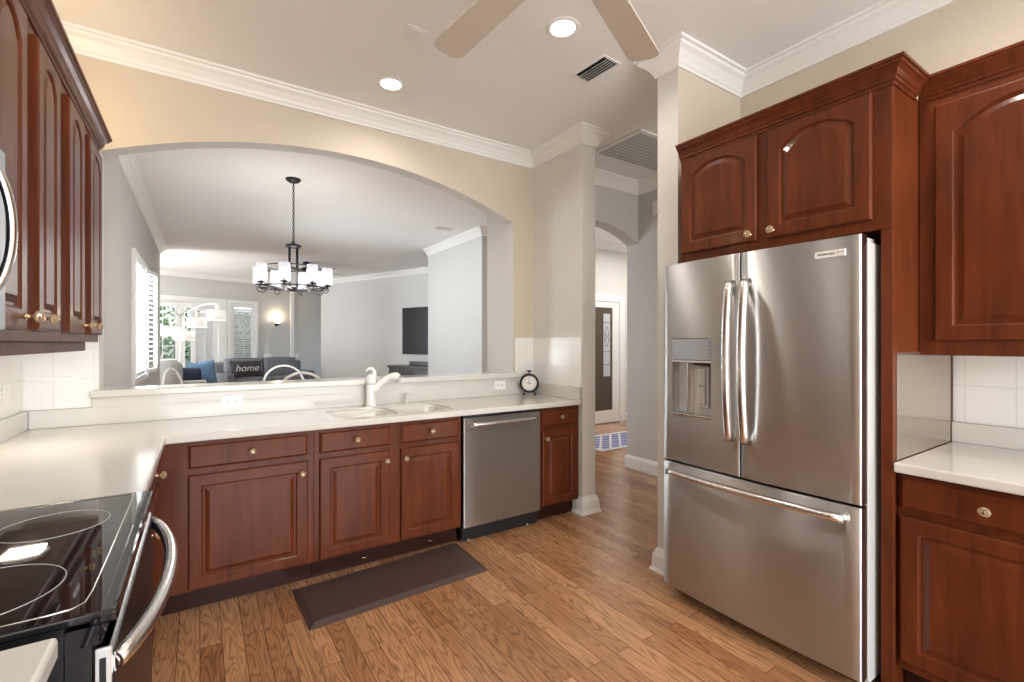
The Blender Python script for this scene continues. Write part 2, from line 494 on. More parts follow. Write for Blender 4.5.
def arc(cx, cz, r, a0, a1, n): return [(cx + r * math.cos(a0 + (a1 - a0) * i / n), cz + r * math.sin(a0 + (a1 - a0) * i / n)) for i in range(n + 1)]


def seg_arch(x0, x1, zs, rise, n=32):
    """points of a segmental arch from x0 to x1 sprung at zs"""
    w = (x1 - x0) / 2; r = (w * w + rise * rise) / (2 * rise); cx = (x0 + x1) / 2; cz = zs + rise - r
    a = math.asin(w / r)
    return [(cx + r * math.sin(-a + 2 * a * i / n), cz + r * math.cos(-a + 2 * a * i / n)) for i in range(n + 1)]


CEIL = 3.08
# ------------------------------------------------------------------ structure: floor, ceiling, walls
struct(mb('oak_floor').box(-5, 8, -4, 15.6, -0.1, 0), 'floor')
struct(mb('ceiling_paint').box(-5, 8, -4, 15.6, CEIL, CEIL + 0.12), 'ceiling')
struct(mb('patio').box(-8, 12, 15.6, 20, -0.14, -0.04), 'ground')

# sink wall with the arched pass-through
arch = seg_arch(-0.47, 2.28, 2.455, 0.278) + [(2.33, 2.458)]
hole = [(-0.47, 1.067), (2.33, 1.067)] + arch[::-1]
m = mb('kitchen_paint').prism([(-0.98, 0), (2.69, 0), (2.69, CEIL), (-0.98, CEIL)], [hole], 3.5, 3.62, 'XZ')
m.use('lit_jamb_paint')  # reveal faces take the colour brightened for living room light
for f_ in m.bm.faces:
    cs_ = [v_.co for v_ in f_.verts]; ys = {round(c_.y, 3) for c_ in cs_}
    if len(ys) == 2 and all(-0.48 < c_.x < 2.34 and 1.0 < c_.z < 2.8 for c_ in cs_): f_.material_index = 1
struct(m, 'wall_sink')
struct(mb('lit_jamb_paint').box(2.332, 2.685, 3.62, 3.96, 0, CEIL), 'wall_arch_pier')
struct(mb('pale_and_lit_paint').box(2.552, 2.69, 2.835, 3.5, 0, CEIL), 'wall_column')
struct(mb('kitchen_paint').box(-0.98, -0.785, -3.5, 3.5, 0, CEIL), 'wall_left')
struct(mb('kitchen_paint').box(2.94, 3.08, -3.5, 1.745, 0, CEIL), 'wall_right')
m = mb('pale_and_lit_paint').box(2.305, 3.08, 1.745, 1.89, 0, CEIL); m.use('kitchen_paint')  # stub end coloured lighter than its kitchen side to carry the light on it
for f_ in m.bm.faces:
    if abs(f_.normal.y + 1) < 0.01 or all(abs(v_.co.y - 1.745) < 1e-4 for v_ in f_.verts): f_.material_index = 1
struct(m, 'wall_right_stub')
# back wall behind the camera, with a wide opening added for the fill light
m = mb('kitchen_paint').prism([(-0.98, 0), (5.2, 0), (5.2, CEIL), (-0.98, CEIL)],
                              [[(-0.5, 0.3), (2.7, 0.3), (2.7, 2.6), (-0.5, 2.6)]], -3.7, -3.5, 'XZ')
struct(m, 'wall_back')

# living room
struct(mb('living_paint').prism([(3.62, 0), (10.57, 0), (10.57, CEIL), (3.62, CEIL)],
                                [[(6.40, 0.99), (7.86, 0.99), (7.86, 2.30), (6.40, 2.30)]], -0.78, -0.6, 'YZ'), 'wall_living_left')
struct(mb('living_paint').box(-4.9, -0.78, 10.37, 10.57, 0, CEIL), 'wall_living_corner')
struct(mb('living_paint').box(-4.9, -4.7, 10.57, 12.6, 0, CEIL), 'wall_living_end')
struct(mb('living_paint').box(3.50, 5.0, 6.10, 8.09, 0, CEIL), 'wall_living_block')
FA = Vector((-0.817, 13.735)); FD = Vector((0.9475, 0.3195)).normalized(); FN = Vector((-FD.y, FD.x))   # far wall: along, outward
FM = Matrix(((FD.x, FN.x, 0, FA.x), (FD.y, FN.y, 0, FA.y), (0, 0, 1, 0), (0, 0, 0, 1)))                    # local x along the wall, y outward
FANG = math.atan2(FD.y, FD.x)
m = MB().use('living_paint').at(FM).prism([(-4.3, 0), (4.4, 0), (4.4, CEIL), (-4.3, CEIL)],
                                          [[(-0.42, 0.02), (1.27, 0.02), (1.27, 2.40), (-0.42, 2.40)], [(1.56, 0.55), (2.16, 0.55), (2.16, 2.40), (1.56, 2.40)]], 0, 0.16, 'XZ')
struct(m, 'wall_living_far')
RA = Vector((2.775, 13.716)); RB = Vector((4.62, 9.287)); RD = (RB - RA).normalized(); RN = Vector((-RD.y, RD.x))
RM = Matrix(((RD.x, RN.x, 0, RA.x), (RD.y, RN.y, 0, RA.y), (0, 0, 1, 0), (0, 0, 0, 1)))
RL = (RB - RA).length
struct(MB().use('living_paint').at(RM).box(0, RL + 0.6, 0, 0.16, 0, CEIL), 'wall_living_right')

# hall and foyer
struct(mb('living_paint').box(3.95, 4.10, -0.6, 3.50, 0, CEIL), 'wall_hall_right')
harch = seg_arch(2.75, 3.952, 2.44, 0.165)
struct(mb('living_paint').prism([(2.692, 0), (2.75, 0)] + harch + [(3.952, 0), (4.10, 0), (4.10, CEIL), (2.692, CEIL)], [], 3.50, 3.66, 'XZ'), 'wall_hall_arch')
struct(mb('living_paint').box(4.10, 7.0, 3.5, 3.66, 0, CEIL), 'wall_foyer_near')
struct(mb('pale_and_lit_paint').box(5.0, 7.0, 5.85, 6.0, 0, CEIL), 'wall_foyer_door')
struct(mb('pale_and_lit_paint').box(7.0, 7.15, 3.5, 6.0, 0, CEIL), 'wall_foyer_right')

# ------------------------------------------------------------------ crowns, baseboards
CR = [(0, CEIL - 0.115), (0.012, CEIL - 0.115), (0.014, CEIL - 0.100), (0.022, CEIL - 0.092), (0.030, CEIL - 0.075), (0.055, CEIL - 0.045),
      (0.078, CEIL - 0.030), (0.084, CEIL - 0.018), (0.100, CEIL - 0.014), (0.102, CEIL - 0.0005), (0, CEIL - 0.0005)]
BB = [(0, 0), (0.018, 0), (0.018, 0.105), (0.012, 0.125), (0.006, 0.135), (0, 0.138)]
BBW = [(0, 0), (0.036, 0), (0.036, 0.010), (0.026, 0.026), (0.022, 0.095), (0.015, 0.112), (0.008, 0.132), (0, 0.136)]


def trim(name, path, prof=CR, m='white_trim'): return struct(mb(m).sweep(path, prof), name)


# kitchen crown runs clockwise seen from above: room on the right, so travel reversed to keep it on the left
trim('trim_kitchen_crown', [(2.69, 3.49), (2.69, 2.835), (2.552, 2.835), (2.552, 3.5), (-0.785, 3.5), (-0.785, -3.49)])
trim('trim_right_crown', [(2.94, -3.49), (2.94, 1.745), (2.305, 1.745), (2.305, 1.89), (3.08, 1.89), (3.08, -0.5)])
trim('trim_hall_crown', [(3.95, -0.59), (3.95, 3.50), (2.692, 3.50)])
trim('trim_foyer_crown', [(6.99, 5.85), (5.01, 5.85)])
trim('trim_living_left_crown', [(-4.69, 10.57), (-0.6, 10.57), (-0.6, 3.622), (2.33, 3.622), (2.33, 3.96), (2.685, 3.96)])
trim('trim_living_block_crown', [(3.50, 8.09), (3.50, 6.10), (4.99, 6.10)][::-1])
fp = lambda s: (FA.x + FD.x * s, FA.y + FD.y * s)
trim('trim_living_far_crown', [fp(4.3), fp(-4.2)])
rp = lambda s: (RA.x + RD.x * s, RA.y + RD.y * s)
trim('trim_living_right_crown', [rp(RL + 0.5), rp(0.0)])
trim('baseboard_column', [(2.69, 3.49), (2.69, 2.835), (2.552, 2.835), (2.552, 2.93)], BBW)
trim('baseboard_right_stub', [(2.40, 1.745), (2.305, 1.745), (2.305, 1.89), (3.08, 1.89), (3.08, -0.5)], BBW)
trim('baseboard_hall_right', [(3.95, -0.59), (3.95, 3.66), (4.10, 3.66)], BB)
trim('baseboard_foyer', [(6.99, 5.85), (6.26, 5.85)], BB)
trim('baseboard_living_far', [fp(4.3), fp(2.3)], BB)
trim('baseboard_living_right', [rp(RL + 0.5), rp(0.0)], BB)
trim('baseboard_living_left', [(-4.69, 10.57), (-0.6, 10.57), (-0.6, 3.64)], BB)
# pale corner casing on the far wall beside the sconce
struct(MB().use('white_trim').at(FM).box(3.13, 3.235, -0.035, 0, 0.14, CEIL - 0.11, 0.004), 'trim_far_wall_casing')
# pass-through ledge and the solid-surface splash below it
struct(mb('quartz').box(-0.505, 2.345, 3.432, 3.68, 1.067, 1.107, 0.006), 'trim_pass_through_ledge')

# ------------------------------------------------------------------ tiles and low splash strips
struct(mb('tile_x').box(-0.775, -0.474, 3.490, 3.4995, 1.012, 1.43), 'wall_tile_sink_left')
struct(mb('tile_x').box(2.346, 2.542, 3.490, 3.4995, 1.012, 1.413, 0), 'wall_tile_sink_right')
struct(mb('tile_y').box(2.541, 2.5515, 2.84, 3.4895, 1.012, 1.413, 0), 'wall_tile_column')
struct(mb('tile_y').box(-0.7845, -0.775, 1.0, 3.4995, 1.012, 1.43), 'wall_tile_left')
struct(mb('tile_y').box(2.931, 2.9395, -1.2, 0.70, 1.005, 1.345), 'wall_tile_right')
m = mb('white_gloss')
m.box(2.340, 2.354, 3.487, 3.4895, 1.108, 1.413, 0.001).box(2.340, 2.541, 3.486, 3.4895, 1.402, 1.416, 0.001)
struct(m, 'trim_tile_sink_edge')
m = mb('white_gloss').box(2.538, 2.5408, 2.84, 3.486, 1.402, 1.416, 0.001).box(2.538, 2.5408, 2.837, 2.851, 1.013, 1.402, 0.001)
m.box(2.537, 2.5408, 2.86, 3.47, 1.170, 1.182, 0.001)
struct(m, 'trim_tile_column_edge')
struct(mb('white_gloss').box(-0.486, -0.474, 3.486, 3.4895, 1.108, 1.43, 0.001).box(-0.77, -0.545, 3.484, 3.4895, 1.166, 1.188, 0.002), 'trim_tile_left_edge')

# ------------------------------------------------------------------ worktops
def rrect(x0, x1, y0, y1, r, n=6):
    P = []
    for cx, cy, a in ((x1 - r, y1 - r, 0), (x0 + r, y1 - r, PI / 2), (x0 + r, y0 + r, PI), (x1 - r, y0 + r, 3 * PI / 2)):
        P += [(cx + r * math.cos(a + PI / 2 * i / n), cy + r * math.sin(a + PI / 2 * i / n)) for i in range(n + 1)]
    return P


SL = (0.70, 1.09, 2.945, 3.345); SR = (1.13, 1.485, 2.945, 3.345)
outer = [(-0.773, 1.822), (-0.14, 1.822), (-0.14, 2.825), (-0.13, 2.835), (2.538, 2.835), (2.538, 3.488), (-0.773, 3.488)]
wt = empty('worktop', (0.9, 3.1, 0.876), 0, 'cream solid surface worktop wrapping the corner and running along under the pass-through', 'worktop')
m = MB().use('quartz').at(Matrix.Translation((-0.9, -3.1, -0.876)))
m.prism(outer, [rrect(*SL, 0.07), rrect(*SR, 0.07)], 0.876, 0.914)
m.build('top', wt, bevel=0.007)
m = MB().use('quartz').at(Matrix.Translation((-0.9, -3.1, -0.876)))
m.box(-0.752, 2.518, 3.468, 3.4885, 0.9145, 1.011, 0.002)
m.box(-0.50, 2.34, 3.466, 3.4885, 1.011, 1.0665, 0)
m.box(-0.7735, -0.753, 1.83, 3.4885, 0.9145, 1.011, 0.002)
m.box(2.519, 2.5395, 2.85, 3.4885, 0.9145, 1.011, 0.002)
m.build('upstand', wt)
# bowls
sk = empty('kitchen_sink', (1.1, 3.145, 0.70), 0, 'cream double bowl sink moulded into the worktop below the faucet', 'sink')
for (x0, x1, y0, y1) in (SL, SR):
    m = MB().use('sink_white').at(Matrix.Translation((-1.1, -3.145, -0.70)))
    rings = []
    for ins, z, r in ((-0.010, 0.8985, 0.078), (0.001, 0.897, 0.070), (0.004, 0.890, 0.066), (0.010, 0.86, 0.062), (0.018, 0.76, 0.058), (0.035, 0.735, 0.05), (0.10, 0.728, 0.03)):
        rings.append([(x, y, z) for x, y in rrect(x0 + ins, x1 - ins, y0 + ins, y1 - ins, r)])
    m.loops(rings, True, False, True)
    b = m.build('bowl', sk, recalc=False)
    s_ = b.modifiers.new('solid', 'SOLIDIFY'); s_.thickness = 0.004; s_.offset = 1
    MB().use('chrome').at(Matrix.Translation((-1.1, -3.145, -0.70))).lathe([(0.042, 0.729), (0.042, 0.732), (0.03, 0.733), (0.026, 0.730)], ((x0 + x1) / 2, (y0 + y1) / 2, 0)).build('drain', b)

m = mb('quartz').box(-0.773, -0.184, 0.1, 1.006, 0.876, 0.914)
tag(m.build('worktop', bevel=0.007), 'short cream worktop nearest the camera, on the near side of the range', 'worktop')
rw = empty('worktop', (2.55, -0.2, 0.876), 0, 'cream worktop on the right beside the refrigerator panel', 'worktop')
MB().use('quartz').at(Matrix.Translation((-2.55, 0.2, -0.876))).box(2.21, 2.929, -1.2, 0.700, 0.876, 0.914).build('top', rw, bevel=0.007)
MB().use('quartz').at(Matrix.Translation((-2.55, 0.2, -0.876))).box(2.908, 2.929, -1.2, 0.700, 0.9145, 1.004, 0.002).build('upstand', rw)

# ------------------------------------------------------------------ cabinetry


def knob(parent, x, z, y=-0.022):
    m = mb('brass').lathe([(0.010, 0), (0.009, 0.003), (0.005, 0.006), (0.0045, 0.016), (0.008, 0.018)], (0, 0, 0), '-Y', 16)
    m.use('crystal').lathe([(0.008, 0.018), (0.0165, 0.024), (0.0175, 0.029), (0.012, 0.037), (0.004, 0.0395)], (0, 0, 0), '-Y', 10, smooth=False)
    m.use('brass').lathe([(0.0045, 0.039), (0.004, 0.0405)], (0, 0, 0), '-Y', 10)
    o = m.build('knob', parent); o.location = (x, y, z)
    tag(o, 'clear crystal knob on a brass stem')
    return o


def door_panel(w, h, arch=0.0, s=0.055, t=0.02, flat=False, n=18):
    """raised-panel front, x 0..w, z 0..h, back at y=0, face at y=-t"""
    m = mb('cherry')
    top = [1 - i / n for i in range(n + 1)]

    def ring(ins, y, opening=True):
        if opening:
            x0, x1, z0 = s + ins, w - s - ins, s + ins
            zt = h - (s if arch == 0 else 0.040) - ins
            P = [(x0, y, z0), (x1, y, z0)]
            for u in top:
                x = x0 + (x1 - x0) * u
                c = 2 * u - 1
                P.append((x, y, zt - arch * abs(c) ** 2.2))
        else:
            x0, x1, z0, z1 = ins, w - ins, ins, h - ins
            P = [(x0, y, z0), (x1, y, z0)] + [(x0 + (x1 - x0) * u, y, z1) for u in top]
        return P
    if flat:
        R = [ring(0, 0, False), ring(0, -t + 0.007, False), ring(0.006, -t, False)]
        m.loops(R, False, True, True)
        return m
    R = [ring(0, 0, False), ring(0, -t + 0.006, False), ring(0.003, -t + 0.002, False), ring(0.007, -t, False),
         ring(0, -t), ring(0.005, -t + 0.003), ring(0.008, -t + 0.009), ring(0.016, -t + 0.009), ring(0.036, -t + 0.001), ring(0.040, -t + 0.001)]
    m.loops(R, False, True, True)
    return m


def front(parent, kind, x0, x1, z0, z1, knobs=(), arch=0.0, s=0.055):
    w, h = x1 - x0, z1 - z0
    if kind == 'drawer':
        m = mb('cherry')
        n = 1

        def rg(i, y): return [(i, y, i), (w - i, y, i), (w - i, y, h - i), (i, y, h - i)]
        m.loops([rg(0, 0), rg(0, -0.011), rg(0.005, -0.0125), rg(0.012, -0.020), rg(0.016, -0.020)], False)
    else:
        m = door_panel(w, h, arch, s)
    o = m.build(kind, parent); o.location = (x0, 0, z0)
    for kx, kz in knobs: knob(o, kx - x0, kz - z0, -0.0205)
    return o


def cabinet(name, label, loc, rz, w, d, z0, z1, fronts, toe=0.0, cat='cabinet', group=None, hollow=False):
    """local: x along the face, y into the wall, face frame at y=0; loc z = z0"""
    r = empty(name, (loc[0], loc[1], z0), rz, label, cat, group)
    h = z1 - z0
    m = mb('cherry')
    if hollow: m.box(0, w, 0, 0.02, toe, h).box(0, 0.018, 0.02, d, toe, 0.70).box(w - 0.018, w, 0.02, d, toe, 0.70).box(0.018, w - 0.018, 0.02, d, toe, toe + 0.018)
    else: m.box(0, w, 0, d, toe, h)
    m.build('carcass', r, bevel=0.0015)
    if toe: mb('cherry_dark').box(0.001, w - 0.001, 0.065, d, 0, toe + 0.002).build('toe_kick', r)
    for f in fronts: front(r, *f)
    return r


B0, B1 = 0.0, 0.8755
TOE = 0.115
# sink run: face frame at y=2.875, doors project to 2.855
yb = 2.877; db = 0.60
c1 = cabinet('base_cabinet', 'wide cherry base cabinet with one drawer over one door, in the corner by the range', (-0.172, yb), 0, 0.715, db, B0, B1, [
    ('drawer', 0.122, 0.681, 0.735, 0.858, [(0.405, 0.797)]),
    ('door', 0.122, 0.681, 0.125, 0.703, [(0.650, 0.640)])], TOE)
c2 = cabinet('sink_base_cabinet', 'cherry sink base cabinet with two small false drawers over two doors', (0.544, yb), 0, 0.940, db, B0, B1, [
    ('drawer', 0.029, 0.440, 0.735, 0.858, [(0.235, 0.797)]),
    ('drawer', 0.511, 0.918, 0.735, 0.858, [(0.715, 0.797)]),
    ('door', 0.029, 0.440, 0.125, 0.703, [(0.415, 0.645)]),
    ('door', 0.511, 0.918, 0.125, 0.703, [(0.537, 0.645)])], TOE, hollow=True)
c3 = cabinet('base_cabinet', 'narrow cherry base cabinet with a drawer and door between dishwasher and column', (2.148, yb), 0, 0.398, db, B0, B1, [
    ('drawer', 0.024, 0.366, 0.735, 0.858, [(0.195, 0.797)]),
    ('door', 0.024, 0.366, 0.125, 0.703, [(0.050, 0.640)])], TOE)
for x in (0.30, 0.74):
    m = mb('brass').tube([(x - 0.02, 0.062, 0.065), (x - 0.018, 0.045, 0.055), (x, 0.04, 0.050), (x + 0.018, 0.045, 0.055), (x + 0.02, 0.062, 0.065)], 0.0025, 8)
    m.build('toe_kick_pull', c2)
# left run between corner and range (front faces +X)
c4 = cabinet('base_cabinet', 'cherry base cabinet beside the far side of the range, seen edge on', (-0.180, 1.824), PI / 2, 0.975, 0.58, B0, B1, [
    ('drawer', 0.02, 0.455, 0.735, 0.858, []), ('drawer', 0.475, 0.92, 0.735, 0.858, [(0.705, 0.80)]),
    ('door', 0.02, 0.455, 0.125, 0.703, [(0.42, 0.640)]),
    ('door', 0.475, 0.92, 0.125, 0.703, [(0.51, 0.640)])], TOE)
c5 = cabinet('base_cabinet', 'cherry base cabinet under the short worktop nearest the camera', (-0.225, 0.10), PI / 2, 0.900, 0.54, B0, B1, [
    ('drawer', 0.02, 0.88, 0.735, 0.858, [(0.46, 0.80)]),
    ('door', 0.02, 0.445, 0.125, 0.703, [(0.42, 0.640)]),
    ('door', 0.465, 0.88, 0.125, 0.703, [(0.51, 0.640)])], TOE)
# right run (front faces -X, local x runs towards -Y)
c6 = cabinet('base_cabinet', 'cherry base cabinet right of the refrigerator with a wide drawer over a raised door', (2.262, 0.7015), -PI / 2, 0.57, 0.66, B0, B1, [
    ('drawer', 0.010, 0.530, 0.735, 0.862, [(0.252, 0.797)]),
    ('door', 0.010, 0.530, 0.150, 0.708, [(0.500, 0.640)])], TOE)
cabinet('base_cabinet', 'cherry base cabinet next along the right wall, beyond the edge of the view', (2.262, 0.130), -PI / 2, 1.30, 0.66, B0, B1, [
    ('drawer', 0.03, 0.63, 0.735, 0.862, [(0.33, 0.797)]), ('drawer', 0.67, 1.27, 0.735, 0.862, [(0.97, 0.797)]),
    ('door', 0.03, 0.63, 0.150, 0.708, [(0.07, 0.640)]), ('door', 0.67, 1.27, 0.150, 0.708, [(0.71, 0.640)])], TOE) if False else None

# wooden crown profile for the wall cabinets: offset out from face, z above box top
def wcrown(zt, drop=0.085):
    z = zt - drop
    return [(0, z), (0.006, z), (0.007, z + 0.012), (0.014, z + 0.016), (0.015, z + 0.026), (0.020, z + 0.030), (0.025, z + 0.048),
            (0.036, z + 0.060), (0.042, z + 0.064), (0.043, z + 0.072), (0.050, z + 0.075), (0.051, z + 0.085), (0, z + 0.085)]


ZB = 1.335
# over-fridge cabinet, face at x=2.22
fc = cabinet('wall_cabinet', 'deep cherry cabinet over the refrigerator with two arched doors', (2.220, 1.660), -PI / 2, 0.955, 0.715, 1.815, 2.385, [
    ('door', 0.012, 0.431, 0.042, 0.545, [(0.403, 0.075)], 0.055),
    ('door', 0.483, 0.892, 0.042, 0.545, [(0.510, 0.075)], 0.055)])
m = mb('cherry').sweep([(0.955, 0.230), (0.955, 0), (0.0, 0)], wcrown(2.450 - 1.815))
m.build('crown_moulding', fc)
# tall side panel of the refrigerator
pn = empty('tall_panel', (2.222, 0.7235, 0), 0, 'tall cherry end panel standing on the floor between the refrigerator and the right worktop', 'panel')
mb('cherry').box(0, 0.705, -0.0195, 0.0195, 0, 1.8145).build('board', pn, bevel=0.002)
sp = mb('tan_panel').box(0.03, 0.680, -0.0225, -0.020, 0.9155, 1.333).build('side_splash', pn)
tag(sp, 'glossy tan splash sheet')
# right wall cabinet
rc = cabinet('wall_cabinet', 'large cherry wall cabinet with an arched door over the right worktop', (2.500, 0.7025), -PI / 2, 0.60, 0.43, ZB - 0.015, 2.385, [
    ('door', 0.052, 0.560, 0.062, 1.010, [(0.525, 0.10)], 0.08)])
m = mb('cherry').sweep([(0.60, 0), (0.0005, 0)], wcrown(2.450 - ZB + 0.015))
m.build('crown_moulding', rc)
cabinet('wall_cabinet', 'second cherry wall cabinet further along the right wall', (2.500, 0.10), -PI / 2, 0.9, 0.43, ZB - 0.015, 2.385, [
    ('door', 0.03, 0.43, 0.062, 1.010, [(0.40, 0.10)], 0.07), ('door', 0.47, 0.87, 0.062, 1.010, [(0.50, 0.10)], 0.07)]) if False else None

# left wall cabinets, door face at x=-0.42, frame at -0.44; local x runs towards +Y
lx = -0.440
la = cabinet('wall_cabinet', 'cherry wall cabinet with two arched doors beside the microwave', (lx, 1.58), PI / 2, 0.845, 0.34, 1.375, 2.385, [
    ('door', 0.035, 0.353, 0.035, 0.955, [(0.325, 0.072)], 0.06),
    ('door', 0.467, 0.747, 0.035, 0.955, [(0.495, 0.072)], 0.06)])
lb = cabinet('wall_cabinet', 'cherry wall cabinet with two arched doors at the far end by the pass-through', (lx, 2.4255), PI / 2, 0.795, 0.34, 1.375, 2.385, [
    ('door', 0.040, 0.328, 0.035, 0.955, [(0.302, 0.072)], 0.06),
    ('door', 0.465, 0.775, 0.035, 0.955, [(0.490, 0.072)], 0.06)])
lc = cabinet('wall_cabinet', 'cherry wall cabinet above the microwave', (lx, 0.40), PI / 2, 1.179, 0.34, 1.83, 2.385, [
    ('door', 0.03, 0.58, 0.035, 0.50, [(0.55, 0.07)], 0.05), ('door', 0.61, 1.15, 0.035, 0.50, [(0.64, 0.07)], 0.05)])
m = mb('cherry').sweep([(0.845, 0), (0, 0)][::1], wcrown(2.450 - 1.375)); m.build('crown_moulding', la)
m = mb('cherry').sweep([(0.795, 0.34), (0.795, 0), (0, 0)], wcrown(2.450 - 1.375)); m.build('crown_moulding', lb)
m = mb('cherry').sweep([(1.179, 0), (0, 0)], wcrown(2.450 - 1.83)); m.build('crown_moulding', lc)
mb('cherry').box(0, 0.845, 0.02, 0.045, -0.042, 0).build('light_rail', la, bevel=0.003)
mb('cherry').box(0, 0.60, 0.02, 0.045, -0.042, 0).build('light_rail', lb, bevel=0.003)

# ------------------------------------------------------------------ puck light under the far cabinet, glow lamp above
pk = empty('undercabinet_light', (-0.62, 2.80, 1.3745), 0, 'small lit disc lamp under the far left wall cabinet', 'lamp')
mb('white_gloss').lathe([(0.075, -0.018), (0.08, -0.014), (0.08, 0)]).build('housing', pk)
mb('puck_glow').lathe([(0.066, -0.0195), (0.066, -0.0185)]).build('lens', pk)
area('undercabinet_glow', (-0.62, 2.80, 1.354), (0, 0, -1), 0.12, 0.12, 1.5, WARM)
cl = empty('cabinet_top_lamp', (-0.66, 2.95, 2.3855), 0, 'warm lamp lying hidden on top of the far left cabinets', 'lamp')
mb('white_gloss').box(-0.03, 0.03, -0.12, 0.12, 0, 0.03, 0.006).build('housing', cl)
mb('puck_glow').box(-0.02, 0.02, -0.11, 0.11, 0.030, 0.034).build('tube', cl)
point('cabinet_top_glow', (-0.62, 3.05, 2.50), 4.5, (1.0, 0.74, 0.42), 0.05)

# ------------------------------------------------------------------ refrigerator (front faces -X)
fr = empty('refrigerator', (2.110, 1.693, 0), -PI / 2, 'stainless french door refrigerator with water dispenser and bottom freezer drawer', 'refrigerator')
FW = 0.925; GX = 0.449


def bulge(x, w=FW): u = (x / w) * 2 - 1; return 0.016 * (1 - u * u)


def fdoor(x0, x1, z0, z1, cut=None, t=0.055):
    """gently bowed steel door; cut = opening (x0,x1,z0,z1)"""
    m = mb('steel')
    xs = [x0, x0 + 0.006] + [x0 + 0.006 + (x1 - x0 - 0.012) * i / 14 for i in range(1, 14)] + [x1 - 0.006, x1]
    if cut:
        xs = sorted([x for x in xs if not (abs(x - cut[0]) < 0.012 or abs(x - cut[1]) < 0.012)] + [cut[0], cut[1]])
    zs = [z0, z0 + 0.006, z1 - 0.006, z1] if not cut else [z0, z0 + 0.006, cut[2], cut[3], z1 - 0.006, z1]

    def Y(i, j):
        e = (xs[i] in (x0, x1)) or (zs[j] in (z0, z1))
        return -bulge(xs[i]) + (0.006 if e else 0)
    V = [[m.v((xs[i], Y(i, j), zs[j])) for j in range(len(zs))] for i in range(len(xs))]
    for i in range(len(xs) - 1):
        for j in range(len(zs) - 1):
            if cut and cut[0] <= xs[i] + 1e-6 and xs[i + 1] <= cut[1] + 1e-6 and abs(zs[j] - cut[2]) < 1e-6: continue
            m.f([V[i][j], V[i + 1][j], V[i + 1][j + 1], V[i][j + 1]], True)
    # sides and back
    B = [[m.v((x, t, z)) for z in (z0, z1)] for x in (x0, x1)]
    m.f([V[0][j] for j in range(len(zs))] + [B[0][1], B[0][0]]); m.f([V[-1][j] for j in range(len(zs))] + [B[1][1], B[1][0]])
    m.f([V[i][0] for i in range(len(xs))] + [B[1][0], B[0][0]]); m.f([V[i][-1] for i in range(len(xs))] + [B[1][1], B[0][1]])
    m.f([B[0][0], B[1][0], B[1][1], B[0][1]])
    return m


body = mb('grey_plastic').box(0.004, FW + 0.004, 0.060, 0.78, 0.04, 1.765, 0.006)
body.use('black_plastic').box(0.02, FW - 0.02, 0.10, 0.74, 0.0, 0.045)
body.build('body', fr)
mb('grey_plastic').box(FW - 0.07, FW - 0.006, 0.056, 0.15, 1.7655, 1.785, 0.003).build('hinge_cover', fr)
mb('grey_plastic').box(0.01, 0.07, 0.056, 0.15, 1.7655, 1.785, 0.003).build('hinge_cover', fr)
CUT = (0.066, 0.300, 0.992, 1.268)
ld = fdoor(0.0, GX - 0.003, 0.744, 1.79, (0.066, 0.300, 0.992, 1.392)).build('door', fr)
rd = fdoor(GX + 0.003, FW, 0.744, 1.79).build('door', fr)
fz = fdoor(0.0, FW, 0.065, 0.735).build('freezer_drawer', fr)


def bow_handle(m, p0, p1, out, r, n=20, flat=0.55, base=0.55):
    p0, p1 = Vector(p0), Vector(p1); pts = []
    for i in range(n + 1):
        u = i / n; p = p0.lerp(p1, u); k = 4 * u * (1 - u)
        pts.append(p + Vector(out) * (base + (1 - base) * k ** 0.8))
    m.tube(pts, r, 14, flat=flat)
    for p, q in ((p0, pts[1]), (p1, pts[-2])): m.tube([p, q], r * 0.8, 12)
    return m


o = bow_handle(mb('satin_handle'), (GX - 0.035, -0.010, 0.915), (GX - 0.035, -0.010, 1.655), (0, -0.065, 0), 0.0205, flat=1.0).build('handle', ld)
o = bow_handle(mb('satin_handle'), (GX + 0.040, -0.010, 0.915), (GX + 0.040, -0.010, 1.655), (0, -0.065, 0), 0.0205, flat=1.0).build('handle', rd)
o = bow_handle(mb('satin_handle'), (0.060, -0.002, 0.690), (FW - 0.045, -0.002, 0.690), (0, -0.065, 0), 0.019, flat=0.9).build('handle', fz)
# dispenser
dp = mb('steel').box(0.068, 0.298, -0.008, 0.0, 0.992, 1.392)
dp = mb('display_grey').box(0.067, 0.299, -0.014, 0.05, 1.282, 1.391, 0.004)
dp.use('text_dark')
for i in range(5): dp.box(0.075, 0.083, -0.0148, -0.0135, 1.300 + i * 0.017, 1.304 + i * 0.017)
for i in range(5): dp.box(0.283, 0.291, -0.0148, -0.0135, 1.300 + i * 0.017, 1.304 + i * 0.017)
dp.use('screen_black').box(0.066, 0.300, -0.0135, -0.002, 1.3905, 1.3935)
disp = dp.build('control_panel', ld)
m = mb('steel').box(0.067, 0.299, 0.045, 0.050, 0.993, 1.282)
m.box(0.0665, 0.070, -0.012, 0.05, 0.993, 1.282).box(0.296, 0.2995, -0.012, 0.05, 0.993, 1.282)
m.use('satin_handle').box(0.067, 0.299, -0.016, 0.045, 0.992, 1.004, 0.004).box(0.067, 0.299, -0.013, 0.045, 1.268, 1.281, 0.003)
m.box(0.150, 0.158, 0.0, 0.045, 1.004, 1.268, 0.002)
m.build('dispenser_recess', ld)
m = mb('grey_plastic').box(0.205, 0.262, 0.018, 0.046, 1.04, 1.255, 0.004)
m.use('steel').box(0.214, 0.253, 0.006, 0.020, 1.155, 1.235, 0.004).box(0.214, 0.253, 0.006, 0.020, 1.060, 1.145, 0.004)
m.use('black_plastic').box(0.190, 0.290, 0.0, 0.044, 1.257, 1.267)
m.build('dispenser_paddle', ld)
